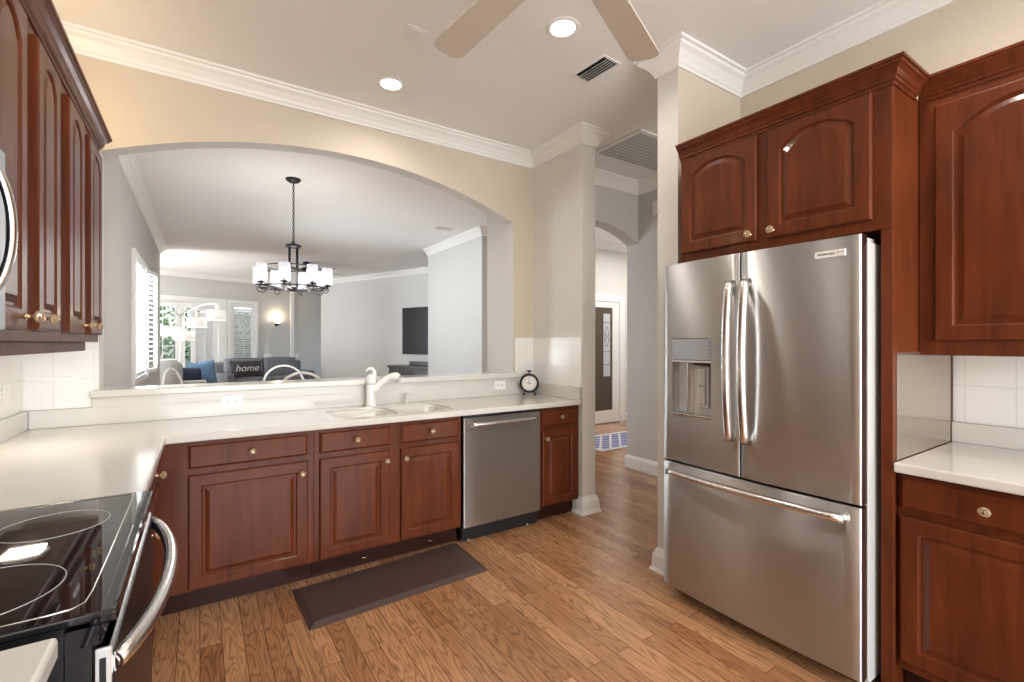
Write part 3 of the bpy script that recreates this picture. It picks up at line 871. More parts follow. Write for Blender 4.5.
# name plate
yb_ = -bulge(0.82) - 0.0005
m = mb('white_gloss').box(0.765, 0.875, yb_ - 0.003, yb_ + 0.012, 1.713, 1.740, 0.001)
m.use('text_dark').text('FRIGIDAIRE', 0.0125, Matrix.Translation((0.808, yb_ - 0.0035, 1.7265)) @ Matrix.Rotation(PI / 2, 4, 'X'))
m.text('GALLERY', 0.0055, Matrix.Translation((0.860, yb_ - 0.0035, 1.730)) @ Matrix.Rotation(PI / 2, 4, 'X'))
m.box(0.847, 0.8475, yb_ - 0.0036, yb_ - 0.002, 1.716, 1.737)
m.build('name_plate', rd)

# ------------------------------------------------------------------ dishwasher
dw = empty('dishwasher', (1.490, 2.850, 0), 0, 'stainless dishwasher with a bowed bar handle under the worktop', 'dishwasher')
mb('black_plastic').box(0.006, 0.652, 0.03, 0.58, 0.02, 0.872).build('body', dw)
dd = mb('steel').box(0.004, 0.650, 0.0, 0.029, 0.108, 0.855, 0.004)
ddo = dd.build('door', dw)
mb('black_plastic').box(0.004, 0.650, 0.004, 0.0295, 0.8555, 0.870, 0.002).build('control_strip', dw)
mb('black_plastic').box(0.004, 0.650, 0.055, 0.075, 0.0, 0.104).build('kick_plate', dw)
mb('grey_plastic').cyl((0.56, 0.04, 0.0), (0.56, 0.04, 0.10), 0.007).build('leveling_foot', dw)
mb('grey_plastic').cyl((0.06, 0.04, 0.0), (0.06, 0.04, 0.10), 0.007).build('leveling_foot', dw)
bow_handle(mb('satin_handle'), (0.05, 0.001, 0.812), (0.605, 0.001, 0.812), (0, -0.045, 0), 0.0165, flat=0.9).build('handle', ddo)

# ------------------------------------------------------------------ range (front faces +X); local x -> +Y
rg = empty('range', (-0.150, 1.038, 0), PI / 2, 'black glass slide-in electric range with steel oven door handle', 'range')
RW = 0.775
mb('black_plastic').box(0.003, RW - 0.003, 0.035, 0.62, 0.03, 0.905).box(0.03, RW - 0.03, 0.06, 0.6, 0, 0.03).build('body', rg)
m = mb('black_glass').box(0.0, RW, -0.015, 0.60, 0.905, 0.921, 0.004)
top = m.build('cooktop', rg)
m = mb('chrome')
m.tube([(0.030, 0.56, 0.9215), (0.030, 0.06, 0.9215), (0.034, 0.030, 0.9215), (0.050, 0.016, 0.9215), (0.10, 0.012, 0.9215), (RW - 0.05, 0.012, 0.9215), (RW - 0.025, 0.018, 0.9215), (RW - 0.018, 0.04, 0.9215), (RW - 0.018, 0.56, 0.9212)], 0.0012, 8)
m.build('trim_line', top)
m = mb('black_glass').box(-0.001, RW + 0.001, -0.032, 0.004, 0.898, 0.9195, 0.006)
m.build('front_trim', rg)
for cx, cy, r in ((0.185, 0.19, 0.125), (0.555, 0.15, 0.105), (0.185, 0.45, 0.09), (0.555, 0.44, 0.12)):
    m = mb('grey_plastic').tube([(cx + r * math.cos(2 * PI * i / 64), cy + r * math.sin(2 * PI * i / 64), 0.9212) for i in range(64)], 0.0008, 6, closed=True)
    m.build('burner_ring', top)
m = mb('black_glass').loops([[(0.004, 0.034, 0.865), (0.004, -0.012, 0.865), (0.004, -0.022, 0.897), (0.004, 0.034, 0.897)],
                             [(RW - 0.004, 0.034, 0.865), (RW - 0.004, -0.012, 0.865), (RW - 0.004, -0.022, 0.897), (RW - 0.004, 0.034, 0.897)]])
m2 = mb('black_glass'); m2.loops([[(0.004, 0.034, 0.865), (0.004, -0.012, 0.865), (0.004, -0.022, 0.897), (0.004, 0.034, 0.897)],
                                 [(RW - 0.004, 0.034, 0.865), (RW - 0.004, -0.012, 0.865), (RW - 0.004, -0.022, 0.897), (RW - 0.004, 0.034, 0.897)]])
m2.build('control_panel', rg)
m = mb('steel').box(0.004, RW - 0.004, -0.026, 0.0, 0.26, 0.856, 0.004)
m.use('oven_glass').box(0.010, RW - 0.010, -0.0285, -0.024, 0.266, 0.846, 0.001)
m.use('black_plastic').box(0.0025, 0.005, -0.018, -0.009, 0.60, 0.84, 0.001)
od = m.build('oven_door', rg)
mb('black_plastic').box(0.006, RW - 0.006, 0.0005, 0.034, 0.05, 0.864).build('door_gasket', rg)
bow_handle(mb('satin_handle'), (0.010, -0.024, 0.825), (RW - 0.010, -0.024, 0.825), (0, -0.066, 0), 0.0150, flat=1.1, base=0.05).build('handle', od)
mb('steel').box(0.004, RW - 0.004, -0.022, 0.0, 0.06, 0.25, 0.004).build('storage_drawer', rg)

# ------------------------------------------------------------------ microwave
mw = empty('microwave', (-0.405, 0.845, 1.395), PI / 2, 'stainless over the range microwave with a curved chrome handle', 'microwave')
mb('black_plastic').box(0, 0.762, 0.02, 0.365, 0.0, 0.43).build('body', mw)
m = mb('steel_dark').box(0, 0.762, -0.018, 0.019, 0.006, 0.428, 0.004)
md = m.build('door', mw)
m = mb('microwave_window')
m.prism([(0.55 + 0.105 * math.cos(a), 0.215 + 0.155 * math.sin(a)) for a in [2 * PI * i / 40 for i in range(40)]], [], -0.023, -0.018, 'XZ')
m.build('window', md)
m = mb('chrome'); pts = []
for i in range(25):
    u = i / 24; a = -1.15 + 2.3 * u
    pts.append((0.520 + 0.055 * math.cos(a) * 1.2, -0.020 - 0.050 * math.cos(a / 1.15 * PI / 2) ** 0.7 if 0 < i < 24 else -0.018, 0.215 + 0.165 * math.sin(a) / math.sin(1.15)))
m.tube(pts, 0.009, 12); m.build('handle', md)

# ------------------------------------------------------------------ faucet
fa = empty('faucet', (1.030, 3.405, 0.9142), 0, 'white single lever pull-out faucet behind the divided sink', 'faucet')
m = mb('white_gloss').lathe([(0.040, 0), (0.040, 0.006), (0.036, 0.012), (0.034, 0.05), (0.035, 0.11), (0.036, 0.150), (0.034, 0.158)])
m.build('body', fa)
m = mb('grey_plastic').lathe([(0.0355, 0.156), (0.0355, 0.160)]); m.build('collar', fa)
m = mb('white_gloss').lathe([(0.034, 0.160), (0.036, 0.175), (0.034, 0.205), (0.026, 0.222), (0.010, 0.230)])
m.tube([(0.006, 0, 0.190), (0.022, 0.0, 0.222), (0.022, 0.0, 0.250), (0.006, 0.0, 0.270), (-0.018, 0.0, 0.270), (-0.038, -0.002, 0.250)], [0.028, 0.024, 0.020, 0.016, 0.013, 0.007], 14, flat=0.8)
lever = m.build('lever', fa, bevel=0)
m = mb('white_gloss').tube([(0.005, -0.004, 0.095), (0.030, -0.012, 0.125), (0.065, -0.024, 0.165), (0.105, -0.038, 0.198), (0.140, -0.050, 0.212), (0.165, -0.060, 0.212), (0.178, -0.066, 0.200)], [0.028, 0.028, 0.024, 0.022, 0.026, 0.032, 0.031], 18)
m.build('spout', fa)
mb('grey_plastic').cyl((0.174, -0.064, 0.190), (0.184, -0.070, 0.178), 0.025).build('spray_face', fa)
sd = empty('soap_dispenser', (1.295, 3.400, 0.9142), 0, 'small pale soap pump right of the white faucet', 'soap dispenser')
mb('quartz').lathe([(0.016, 0), (0.016, 0.004), (0.009, 0.010), (0.008, 0.05), (0.010, 0.056), (0.010, 0.064)]).build('body', sd)
mb('quartz').tube([(0, 0, 0.060), (0.005, -0.003, 0.070), (0.025, -0.012, 0.074), (0.05, -0.024, 0.066)], [0.008, 0.006, 0.005, 0.004], 10).build('nozzle', sd)

# ------------------------------------------------------------------ outlets and switches


def plate(name, label, cat, loc, rz, w, h, kind='outlet', group=None):
    r = empty(name, loc, rz, label, cat, group)
    mb('white_gloss').box(-w / 2, w / 2, -0.006, 0, -h / 2, h / 2, 0.002).build('cover_plate', r)
    if kind == 'outlet':
        horiz = w > h
        for s_ in (-1, 1):
            cx, cz = (s_ * w * 0.2, 0) if horiz else (0, s_ * h * 0.2)
            m = mb('white_gloss').lathe([(0.016, 0.006), (0.016, 0.0075), (0.0155, 0.008)], (cx, 0, cz), '-Y', 20)
            m.use('text_dark').box(cx - 0.009, cx, -0.0085, -0.0075, cz + 0.0045, cz + 0.0075).box(cx - 0.009, cx, -0.0085, -0.0075, cz - 0.0075, cz - 0.0045)
            m.lathe([(0.0032, 0.0075), (0.0032, 0.0085)], (cx + 0.008, 0, cz), '-Y', 8)
            m.build('socket', r)
    else:
        mb('white_gloss').box(-w * 0.22, w * 0.22, -0.009, -0.006, -h * 0.28, h * 0.28, 0.001).build('rocker', r)
    return r


plate('wall_outlet', 'white double outlet on the splash left of the sink', 'outlet', (0.170, 3.4655, 1.000), 0, 0.118, 0.074)
plate('wall_outlet', 'white double outlet on the splash behind the clock side of the dishwasher', 'outlet', (2.165, 3.4655, 1.005), 0, 0.112, 0.074)
plate('wall_outlet', 'white upright outlet on the tiled left wall under the cabinets', 'outlet', (-0.7745, 3.12, 1.13), PI / 2, 0.074, 0.118)
plate('light_switch', 'white light switch on the foyer wall beside the glass door', 'switch', (6.33, 5.8495, 0.97), 0, 0.11, 0.118, 'sw')
q = fp(2.50); plate('light_switch', 'white switch plate below the wall sconce', 'switch', (q[0], q[1], 1.02), FANG, 0.20, 0.125, 'sw')
q = fp(3.33); plate('light_switch', 'white switch plate right of the pale corner casing', 'switch', (q[0], q[1], 1.01), FANG, 0.12, 0.125, 'sw')

# ------------------------------------------------------------------ clock
ck = empty('alarm_clock', (2.412, 3.372, 0.9142), math.radians(-32), 'black round twin-foot alarm clock on the worktop corner', 'clock')
m = MB().use('black_metal').at(Matrix.Translation((0, 0, 0.105)))
R = 0.083
m.lathe([(R - 0.019, 0.024), (R - 0.014, 0.031), (R - 0.003, 0.030), (R + 0.002, 0.022), (R + 0.002, 0.009), (R, -0.020), (R - 0.02, -0.030), (0.01, -0.031)], (0, 0, 0), '-Y', 48, cap0=False)
m.build('case', ck)
m = MB().use('dial_cream').at(Matrix.Translation((0, 0, 0.105))).lathe([(R - 0.010, 0.018), (R - 0.010, 0.020)], (0, 0, 0), '-Y', 48)
dial = m.build('dial', ck)
m = MB().use('text_dark').at(Matrix.Translation((0, -0.0207, 0.105)))
for k in range(1, 13):
    a = PI / 2 - k * PI / 6
    m.text(str(k), 0.017, Matrix.Translation((0.051 * math.cos(a), 0, 0.051 * math.sin(a))) @ Matrix.Rotation(PI / 2, 4, 'X'), 0.0004)
m.build('numerals', dial)
m = MB().use('text_dark').at(Matrix.Translation((0, -0.0220, 0.105)))
for a, l, w in ((math.radians(172), 0.030, 0.0032), (math.radians(108), 0.044, 0.0022)):
    d = Vector((math.cos(a), 0, math.sin(a))); n = Vector((-d.z, 0, d.x))
    m.loops([[tuple(-d * 0.01 + n * w * e + Vector((0, y, 0))) for e, y in ((-1, 0), (1, 0), (1, -0.001), (-1, -0.001))], [tuple(d * l + n * w * e * 0.5 + Vector((0, y, 0))) for e, y in ((-1, 0), (1, 0), (1, -0.001), (-1, -0.001))]])
m.build('hands', dial)
mb('black_metal').cyl((0.040, 0, 0.034), (0.050, 0, 0.010), 0.005).lathe([(0.009, 0), (0.010, 0.008), (0.005, 0.014)], (0.051, 0, 0)).build('foot', ck)
mb('black_metal').cyl((-0.040, 0, 0.034), (-0.050, 0, 0.010), 0.005).lathe([(0.009, 0), (0.010, 0.008), (0.005, 0.014)], (-0.051, 0, 0)).build('foot', ck)
mb('black_metal').lathe([(0.004, 0.187), (0.005, 0.198), (0.018, 0.207), (0.030, 0.211), (0.028, 0.2145), (0.005, 0.216)]).build('bell', ck)

# ------------------------------------------------------------------ floor mat and foyer rug
m = mb('mat_brown')
q = [(0.425, 2.845), (1.462, 2.905), (1.448, 2.445), (0.432, 2.398)]
cx = sum(p[0] for p in q) / 4; cy = sum(p[1] for p in q) / 4


def rq(k, z): return [(cx + (x - cx) * k[0], cy + (y - cy) * k[1], z) for x, y in q]
m.loops([rq((1, 1), 0.0006), rq((1, 1), 0.004), rq((0.935, 0.85), 0.018), rq((0.93, 0.84), 0.018)])
tag(m.build('floor_mat', bevel=0.003), 'dark brown cushioned mat on the wood floor before the sink cabinet', 'mat')
rugr = empty('rug', (4.95, 4.72, 0), 0, 'blue and white lattice rug on the foyer floor', 'rug')
mb('rug_lattice').box(-0.66, 0.66, -0.34, 0.34, 0.001, 0.008).build('field', rugr)
m = mb('rug_border')
m.prism([(-0.72, -0.40), (0.72, -0.40), (0.72, 0.40), (-0.72, 0.40)], [[(-0.66, -0.34), (0.66, -0.34), (0.66, 0.34), (-0.66, 0.34)]], 0.001, 0.010)
m.build('border', rugr)

# ------------------------------------------------------------------ kitchen ceiling fixtures


def downlight(x, y, label, power, lit=True, group='recessed ceiling lights'):
    r = empty('recessed_light', (x, y, CEIL), 0, label, 'ceiling light', group)
    mb('white_trim').lathe([(0.066, -0.002), (0.070, -0.006), (0.088, -0.005), (0.094, -0.0005)], cap0=False, cap1=False, n=36).build('trim_ring', r)
    mb('bulb_white' if lit else 'white_gloss').lathe([(0.002, -0.0035), (0.040, -0.004), (0.066, -0.002)], cap1=False, n=36).build('lens', r)
    if lit: spot('downlight_beam', (x, y, CEIL - 0.012), power, (1.0, 0.93, 0.84), 165)
    return r


downlight(1.052, 3.038, 'lit recessed ceiling light nearest the arched pass-through', 20)
downlight(1.643, 1.982, 'lit recessed ceiling light right of the fan blade, near the vent', 28)
downlight(2.10, 0.55, 'lit recessed ceiling light above the refrigerator side, overhead', 40)
downlight(0.15, 1.5, 'lit recessed ceiling light above the range, overhead', 30)
downlight(1.0, -0.6, 'lit recessed ceiling light behind the viewer', 34)
downlight(-0.42, 11.3, 'small unlit recessed light on the living room ceiling', 0, False)

v = empty('ceiling_vent', (2.060, 2.165, CEIL), math.radians(4), 'white ceiling air vent with a dark slot beside the fan blade', 'vent', 'ceiling vents')
m = mb('white_trim').prism([(-0.075, -0.135), (0.075, -0.135), (0.075, 0.135), (-0.075, 0.135)], [[(-0.06, -0.12), (0.06, -0.12), (0.06, 0.12), (-0.06, 0.12)]], -0.006, -0.0005)
m.build('frame', v)
mb('screen_black').box(-0.06, 0.06, -0.12, 0.12, -0.002, -0.0008).build('duct', v)
m = mb('white_trim')
for k in range(5):
    x = -0.036 + k * 0.021
    m.loops([[(x + 0.006, -0.12, -0.004), (x - 0.006, -0.12, -0.020), (x - 0.007, -0.12, -0.019), (x + 0.005, -0.12, -0.003)],
             [(x + 0.006, 0.12, -0.004), (x - 0.006, 0.12, -0.020), (x - 0.007, 0.12, -0.019), (x + 0.005, 0.12, -0.003)]])
m.build('louvre', v)
v2 = copy_tree(v); v2.location = (3.03, 6.42, CEIL); v2.rotation_euler.z = -PI / 2
tag(v2, 'dark slotted ceiling vent in the living room above the grey wall corner')
sp_ = empty('ceiling_speaker_plate', (0.985, 2.455, CEIL), 0, 'small blank white rectangular plate on the kitchen ceiling left of the fan', 'cover plate')
mb('white_trim').box(-0.06, 0.06, -0.045, 0.045, -0.006, -0.0005, 0.002).build('cover', sp_)
mb('ceiling_paint').box(-0.045, 0.045, -0.03, 0.03, -0.0085, -0.006, 0.001).build('inset', sp_)
gr = empty('return_air_grille', (3.36, 2.87, CEIL), 0, 'large white slatted return air grille on the hall ceiling', 'vent')
m = mb('white_trim').prism([(-0.43, -0.30), (0.50, -0.30), (0.50, 0.28), (-0.43, 0.28)], [[(-0.39, -0.26), (0.46, -0.26), (0.46, 0.24), (-0.39, 0.24)]], -0.012, -0.0005)
m.build('frame', gr)
m = mb('white_trim')
for k in range(11):
    y = -0.235 + k * 0.047
    m.loops([[(-0.39, y + 0.010, -0.003), (-0.39, y - 0.006, -0.014), (-0.39, y - 0.008, -0.012), (-0.39, y + 0.008, -0.002)],
             [(0.46, y + 0.010, -0.003), (0.46, y - 0.006, -0.014), (0.46, y - 0.008, -0.012), (0.46, y + 0.008, -0.002)]])
m.build('louvre', gr)
mb('grey_plastic').box(-0.39, 0.46, -0.26, 0.24, -0.002, -0.0008).build('duct', gr)
ch = mb('white_gloss').box(3.925, 3.9495, 3.20, 3.29, 2.70, 2.84, 0.006)
tag(ch.build('motion_sensor'), 'small white sensor box high on the hall wall', 'sensor')

# ------------------------------------------------------------------ fans


def fan(name, loc, label, drop, R0, blade_w, ang0, m_body, m_blade, n=5, light=False):
    r = empty(name, loc, ang0, label, 'ceiling fan')
    mb(m_body).lathe([(0.02, -0.06), (0.06, -0.05), (0.075, -0.01), (0.075, -0.0005)]).build('canopy', r)
    mb(m_body).cyl((0, 0, -0.05), (0, 0, -drop + 0.06), 0.012).build('downrod', r)
    mb(m_body).lathe([(0.03, -drop + 0.09), (0.09, -drop + 0.07), (0.11, -drop + 0.03), (0.11, -drop - 0.02), (0.07, -drop - 0.06), (0.03, -drop - 0.07)]).build('motor', r)
    for k in range(n):
        rot = Matrix.Rotation(2 * PI * k / n, 4, 'Z')
        m = MB().use(m_blade).at(rot @ Matrix.Translation((0, 0, -drop)) @ Matrix.Rotation(math.radians(7), 4, 'X'))
        w0, w1 = blade_w * 0.40, blade_w * 0.5
        P = [(0.16, -w0), (R0 - 0.05, -w1)] + [(R0 - 0.05 + 0.05 * math.sin(a), -w1 * math.cos(a) ** 0.6 if a < PI / 2 - 1e-3 else 0) for a in [PI / 2 * i / 6 for i in range(1, 7)]]
        P += [(x, -y) for x, y in P[::-1][1:]]
        m.prism(P, [], -0.004, 0.004)
        b = m.build('blade', r)
        MB().use(m_body).at(rot @ Matrix.Translation((0, 0, -drop))).box(0.09, 0.21, -0.018, 0.018, 0.004, 0.012, 0.003).build('blade_bracket', b)
    return r


fan('ceiling_fan', (1.026, 1.197, CEIL), 'white ceiling fan overhead in the kitchen, two blades showing', 0.36, 0.81, 0.150, math.radians(23.5), 'white_trim', 'shaded_blade')
fan('ceiling_fan', (1.87, 10.7, CEIL), 'dark ceiling fan in the living room behind the chandelier', 0.20, 0.80, 0.15, math.radians(12), 'bronze_metal', 'espresso_wood')

# ------------------------------------------------------------------ chandelier
cd = empty('chandelier', (0.812, 5.36, CEIL), 0, 'dark round chandelier with eight lit glass cylinder shades on a chain', 'chandelier')
mb('bronze_metal').lathe([(0.010, -0.045), (0.05, -0.035), (0.075, -0.012), (0.075, -0.0005)], cap0=True).build('canopy', cd)
m = mb('bronze_metal'); z = -0.045; k = 0
while z > -0.65:
    c = Vector((0, 0, z - 0.016)); ax = Vector((1, 0, 0)) if k % 2 else Vector((0, 1, 0))
    m.tube([c + ax * 0.009 * math.cos(a) + Vector((0, 0, 0.019 * math.sin(a))) for a in [2 * PI * i / 10 for i in range(10)]], 0.0032, 6, closed=True)
    z -= 0.030; k += 1
m.cyl((0.006, 0, -0.04), (0.006, 0, -0.66), 0.003, n=6)
m.build('chain', cd)
m = mb('bronze_metal').lathe([(0.012, -0.650), (0.020, -0.668), (0.055, -0.684), (0.075, -0.690), (0.078, -0.712), (0.01, -0.716)])
for k in range(4):
    a = PI / 4 + k * PI / 2; x, y = 0.052 * math.cos(a), 0.052 * math.sin(a)
    m.cyl((x, y, -0.71), (x, y, -1.13), 0.0065, n=8)
m.lathe([(0.015, -1.175), (0.055, -1.150), (0.060, -1.135), (0.02, -1.120)])
m.build('column', cd)
m = mb('bronze_metal'); RR = 0.335
m.tube([(RR * math.cos(a), RR * math.sin(a), -1.135) for a in [2 * PI * i / 48 for i in range(48)]], 0.0085, 8, closed=True)
m.tube([(0.27 * math.cos(a), 0.27 * math.sin(a), -0.925) for a in [2 * PI * i / 40 for i in range(40)]], 0.006, 8, closed=True)
for k in range(8):
    a = PI / 8 + k * PI / 4; c, s_ = math.cos(a), math.sin(a)
    m.cyl((0.05 * c, 0.05 * s_, -1.15), (RR * c, RR * s_, -1.135), 0.006, n=8)
m.build('ring', cd)
for k in range(8):
    a = PI / 8 + k * PI / 4; c, s_ = math.cos(a), math.sin(a)
    mt = Matrix.Translation((RR * c, RR * s_, 0)) @ Matrix.Rotation(a, 4, 'Z')
    m = MB().use('bronze_metal').at(mt).lathe([(0.006, -1.135), (0.012, -1.120), (0.040, -1.112), (0.042, -1.104), (0.014, -1.102), (0.012, -1.075)])
    m.tube([(-0.10, 0, -1.15), (-0.05, 0, -1.185), (0.0, 0, -1.180), (0.018, 0, -1.15), (0.0, 0, -1.125)], 0.0045, 8)
    ar = m.build('lamp_arm', cd)
    m = MB().use('seeded_glass').at(mt).lathe([(0.044, -1.101), (0.052, -1.09), (0.052, -0.925), (0.050, -0.925), (0.050, -1.088), (0.042, -1.099)], n=24, cap0=False, cap1=False)
    m.build('glass_shade', ar)
    MB().use('bulb_white').at(mt).lathe([(0.006, -1.073), (0.014, -1.06), (0.020, -1.03), (0.018, -1.00), (0.008, -0.975), (0.002, -0.965)], n=14).build('bulb', ar)
point('chandelier_light', (0.812, 5.36, 1.95), 34, (1.0, 0.97, 0.93), 0.3)

# ------------------------------------------------------------------ living room: far wall doors, windows


def louvres(m, x0, x1, z0, z1, y, pitch=0.062, tilt=-0.6, w=0.030):
    z = z0 + pitch / 2
    while z < z1:
        c, s_ = math.cos(tilt), math.sin(tilt)
        A = [(u * c - t * s_, u * s_ + t * c) for u, t in ((-w, -0.003), (w, -0.003), (w, 0.003), (-w, 0.003))]
        m.loops([[(x0, y + a, z + b) for a, b in A], [(x1, y + a, z + b) for a, b in A]])
        z += pitch
    m.box((x0 + x1) / 2 - 0.006, (x0 + x1) / 2 + 0.006, y - 0.040, y - 0.032, z0, z1)


def frame_mb(m, x0, x1, z0, z1, w, y0, y1):
    m.prism([(x0, z0), (x1, z0), (x1, z1), (x0, z1)], [[(x0 + w, z0 + w), (x1 - w, z0 + w), (x1 - w, z1 - w), (x0 + w, z1 - w)]], y0, y1, 'XZ')


# french doors
dr = empty('door_1', (FA.x, FA.y, 0), FANG); dr['kind'] = 'structure'
m = mb('white_trim'); m.prism([(-0.50, 0.0), (-0.42, 0.0), (-0.42, 2.40), (1.27, 2.40), (1.27, 0.0), (1.47, 0.0), (1.47, 2.50), (-0.50, 2.50)], [], -0.02, 0.0, 'XZ')
m.prism([(-0.42, 0.0), (-0.39, 0.0), (-0.39, 2.37), (1.24, 2.37), (1.24, 0), (1.27, 0), (1.27, 2.40), (-0.42, 2.40)], [], 0.0, 0.16, 'XZ')
m.build('casing', dr)
for x0, x1, sh in ((-0.385, 0.425, False), (0.430, 1.235, True)):
    m = mb('white_trim'); m.prism([(x0, 0.03), (x1, 0.03), (x1, 2.365), (x0, 2.365)], [[(x0 + 0.13, 0.35), (x1 - (0.06 if not sh else 0.10), 0.35), (x1 - (0.06 if not sh else 0.10), 2.24), (x0 + 0.13, 2.24)]], 0.05, 0.09, 'XZ')
    leaf = m.build('door_leaf', dr)
    mb('clear_glass').box(x0 + 0.13, x1 - 0.06, 0.066, 0.070, 0.35, 2.24).build('glass_pane', leaf)
    if sh:
        m = mb('white_trim'); frame_mb(m, x0 + 0.24, x1 + 0.02, 0.35, 2.26, 0.10, -0.002, 0.03)
        louvres(m, x0 + 0.34, x1 - 0.08, 0.46, 2.15, 0.012, tilt=-1.0, w=0.033)
        m.build('plantation_shutter', leaf)
    else:
        m = mb('white_trim')
        for z in (0.82, 1.30, 1.78): m.box(x0 + 0.13, x1 - 0.06, 0.06, 0.075, z - 0.008, z + 0.008)
        m.box(0.10, 0.116, 0.06, 0.075, 0.35, 2.24)
        m.build('muntins', leaf)
        mb('bronze_metal').lathe([(0.028, 0), (0.028, 0.008), (0.010, 0.012), (0.010, 0.035), (0.027, 0.042), (0.027, 0.062), (0.012, 0.068)], (0.60 - 0.02, 0.05, 1.02), '-Y', 16).lathe([(0.024, 0), (0.024, 0.012), (0.005, 0.014)], (0.58, 0.05, 1.16), '-Y', 16).build('door_knob', leaf)
# window 2 (shuttered)
w2 = empty('window_1', (FA.x, FA.y, 0), FANG); w2['kind'] = 'structure'
m = mb('white_trim'); m.prism([(1.49, 0.45), (2.235, 0.45), (2.235, 2.49), (1.49, 2.49)], [[(1.56, 0.55), (2.16, 0.55), (2.16, 2.40), (1.56, 2.40)]], -0.025, 0.0, 'XZ')
m.build('window_frame', w2)
mb('clear_glass').box(1.56, 2.16, 0.10, 0.105, 0.55, 2.40).build('glass_pane', w2)
m = mb('white_trim'); frame_mb(m, 1.565, 2.155, 0.56, 2.39, 0.085, -0.005, 0.03); louvres(m, 1.65, 2.07, 0.66, 2.30, 0.012, tilt=-0.75, w=0.033); m.build('plantation_shutter', w2)
# left living window with shutters (wall plane x=-0.6)
w3 = empty('window_2', (-0.6, 6.40, 0), PI / 2); w3['kind'] = 'structure'
m = mb('white_trim'); m.prism([(-0.07, 0.92), (1.53, 0.92), (1.53, 2.37), (-0.07, 2.37)], [[(0.0, 0.99), (1.46, 0.99), (1.46, 2.30), (0.0, 2.30)]], -0.03, 0.0, 'XZ')
m.build('window_frame', w3)
mb('clear_glass').box(0.0, 1.46, 0.12, 0.125, 0.99, 2.30).build('glass_pane', w3)
for x0, x1 in ((0.01, 0.49), (0.49, 0.97)):
    m = mb('white_trim'); frame_mb(m, x0, x1, 1.0, 2.29, 0.045, -0.035, -0.005); louvres(m, x0 + 0.045, x1 - 0.045, 1.05, 2.24, -0.02, tilt=-0.12, w=0.034); m.build('plantation_shutter', w3)
m = MB().use('white_trim').at(Matrix.Translation((0.975, -0.03, 0)) @ Matrix.Rotation(math.radians(-11), 4, 'Z'))
frame_mb(m, 0.0, 0.47, 1.0, 2.29, 0.045, -0.015, 0.015); louvres(m, 0.045, 0.425, 1.05, 2.24, 0.0, tilt=-0.2, w=0.034); m.build('plantation_shutter', w3)

# foyer door
d2 = empty('door_2', (5.2, 5.85, 0), 0); d2['kind'] = 'structure'
m = mb('white_trim'); m.prism([(-0.12, 0), (0.0, 0), (0.0, 2.08), (0.90, 2.08), (0.90, 0), (1.03, 0), (1.03, 2.19), (-0.12, 2.19)], [], -0.03, -0.0005, 'XZ')
m.build('casing', d2)
m = mb('white_trim'); m.prism([(0.005, 0.01), (0.895, 0.01), (0.895, 2.07), (0.005, 2.07)], [[(0.13, 0.22), (0.735, 0.22), (0.735, 1.975), (0.13, 1.975)]], -0.022, -0.001, 'XZ')
lf = m.build('door_leaf', d2)
mb('foyer_reflection_glass').box(0.13, 0.735, -0.012, -0.008, 0.22, 1.975).build('glass_pane', lf)
m = mb('sidelight_reflection_glass').box(0.52, 0.69, -0.0145, -0.0125, 0.80, 1.87)  # sidelight reflection built as a panel on the pane
m.use('black_metal')
for z in (1.0, 1.22, 1.72): m.box(0.52, 0.69, -0.017, -0.0145, z - 0.004, z + 0.004)
for x in (0.52, 0.69): m.box(x - 0.003, x + 0.003, -0.017, -0.0145, 0.80, 1.87)
for s_ in (-1, 1):
    m.tube([(0.605 + s_ * 0.055 * math.sin(PI * u), -0.016, 1.30 + 0.36 * u) for u in [i / 16 for i in range(17)]], 0.003, 6)
    m.tube([(0.605 + s_ * 0.04 * math.cos(PI * u), -0.016, 1.42 + 0.12 * u) for u in [i / 10 for i in range(11)]], 0.003, 6)
m.build('sidelight_reflection', lf)
mb('espresso_wood').box(-0.0, 0.9, -0.035, 0.0, 0.0005, 0.0095).build('threshold', d2)

# sconce
q = fp(2.73)
so = empty('wall_sconce', (q[0], q[1], 1.90), FANG, 'lit uplight wall sconce with a dark base between window and casing', 'wall lamp')
mb('black_metal').lathe([(0.045, 0.0), (0.045, 0.012), (0.02, 0.02)], (0, 0, -0.02), '-Y').tube([(0, -0.015, -0.02), (0, -0.07, -0.03), (0, -0.085, 0.0)], 0.012).lathe([(0.02, -0.045), (0.055, -0.02), (0.06, 0.0), (0.03, 0.005)], (0, -0.085, 0)).build('bracket', so)
mb('sconce_glow').lathe([(0.035, 0.006), (0.075, 0.04), (0.105, 0.11), (0.102, 0.11), (0.07, 0.042), (0.03, 0.010)], (0, -0.11, 0), cap0=True, cap1=False).build('glass_bowl', so)
p_ = Vector((q[0], q[1])) - FN * 0.12
point('sconce_glow_light', (p_.x, p_.y, 2.06), 5, (1.0, 0.80, 0.55), 0.05)

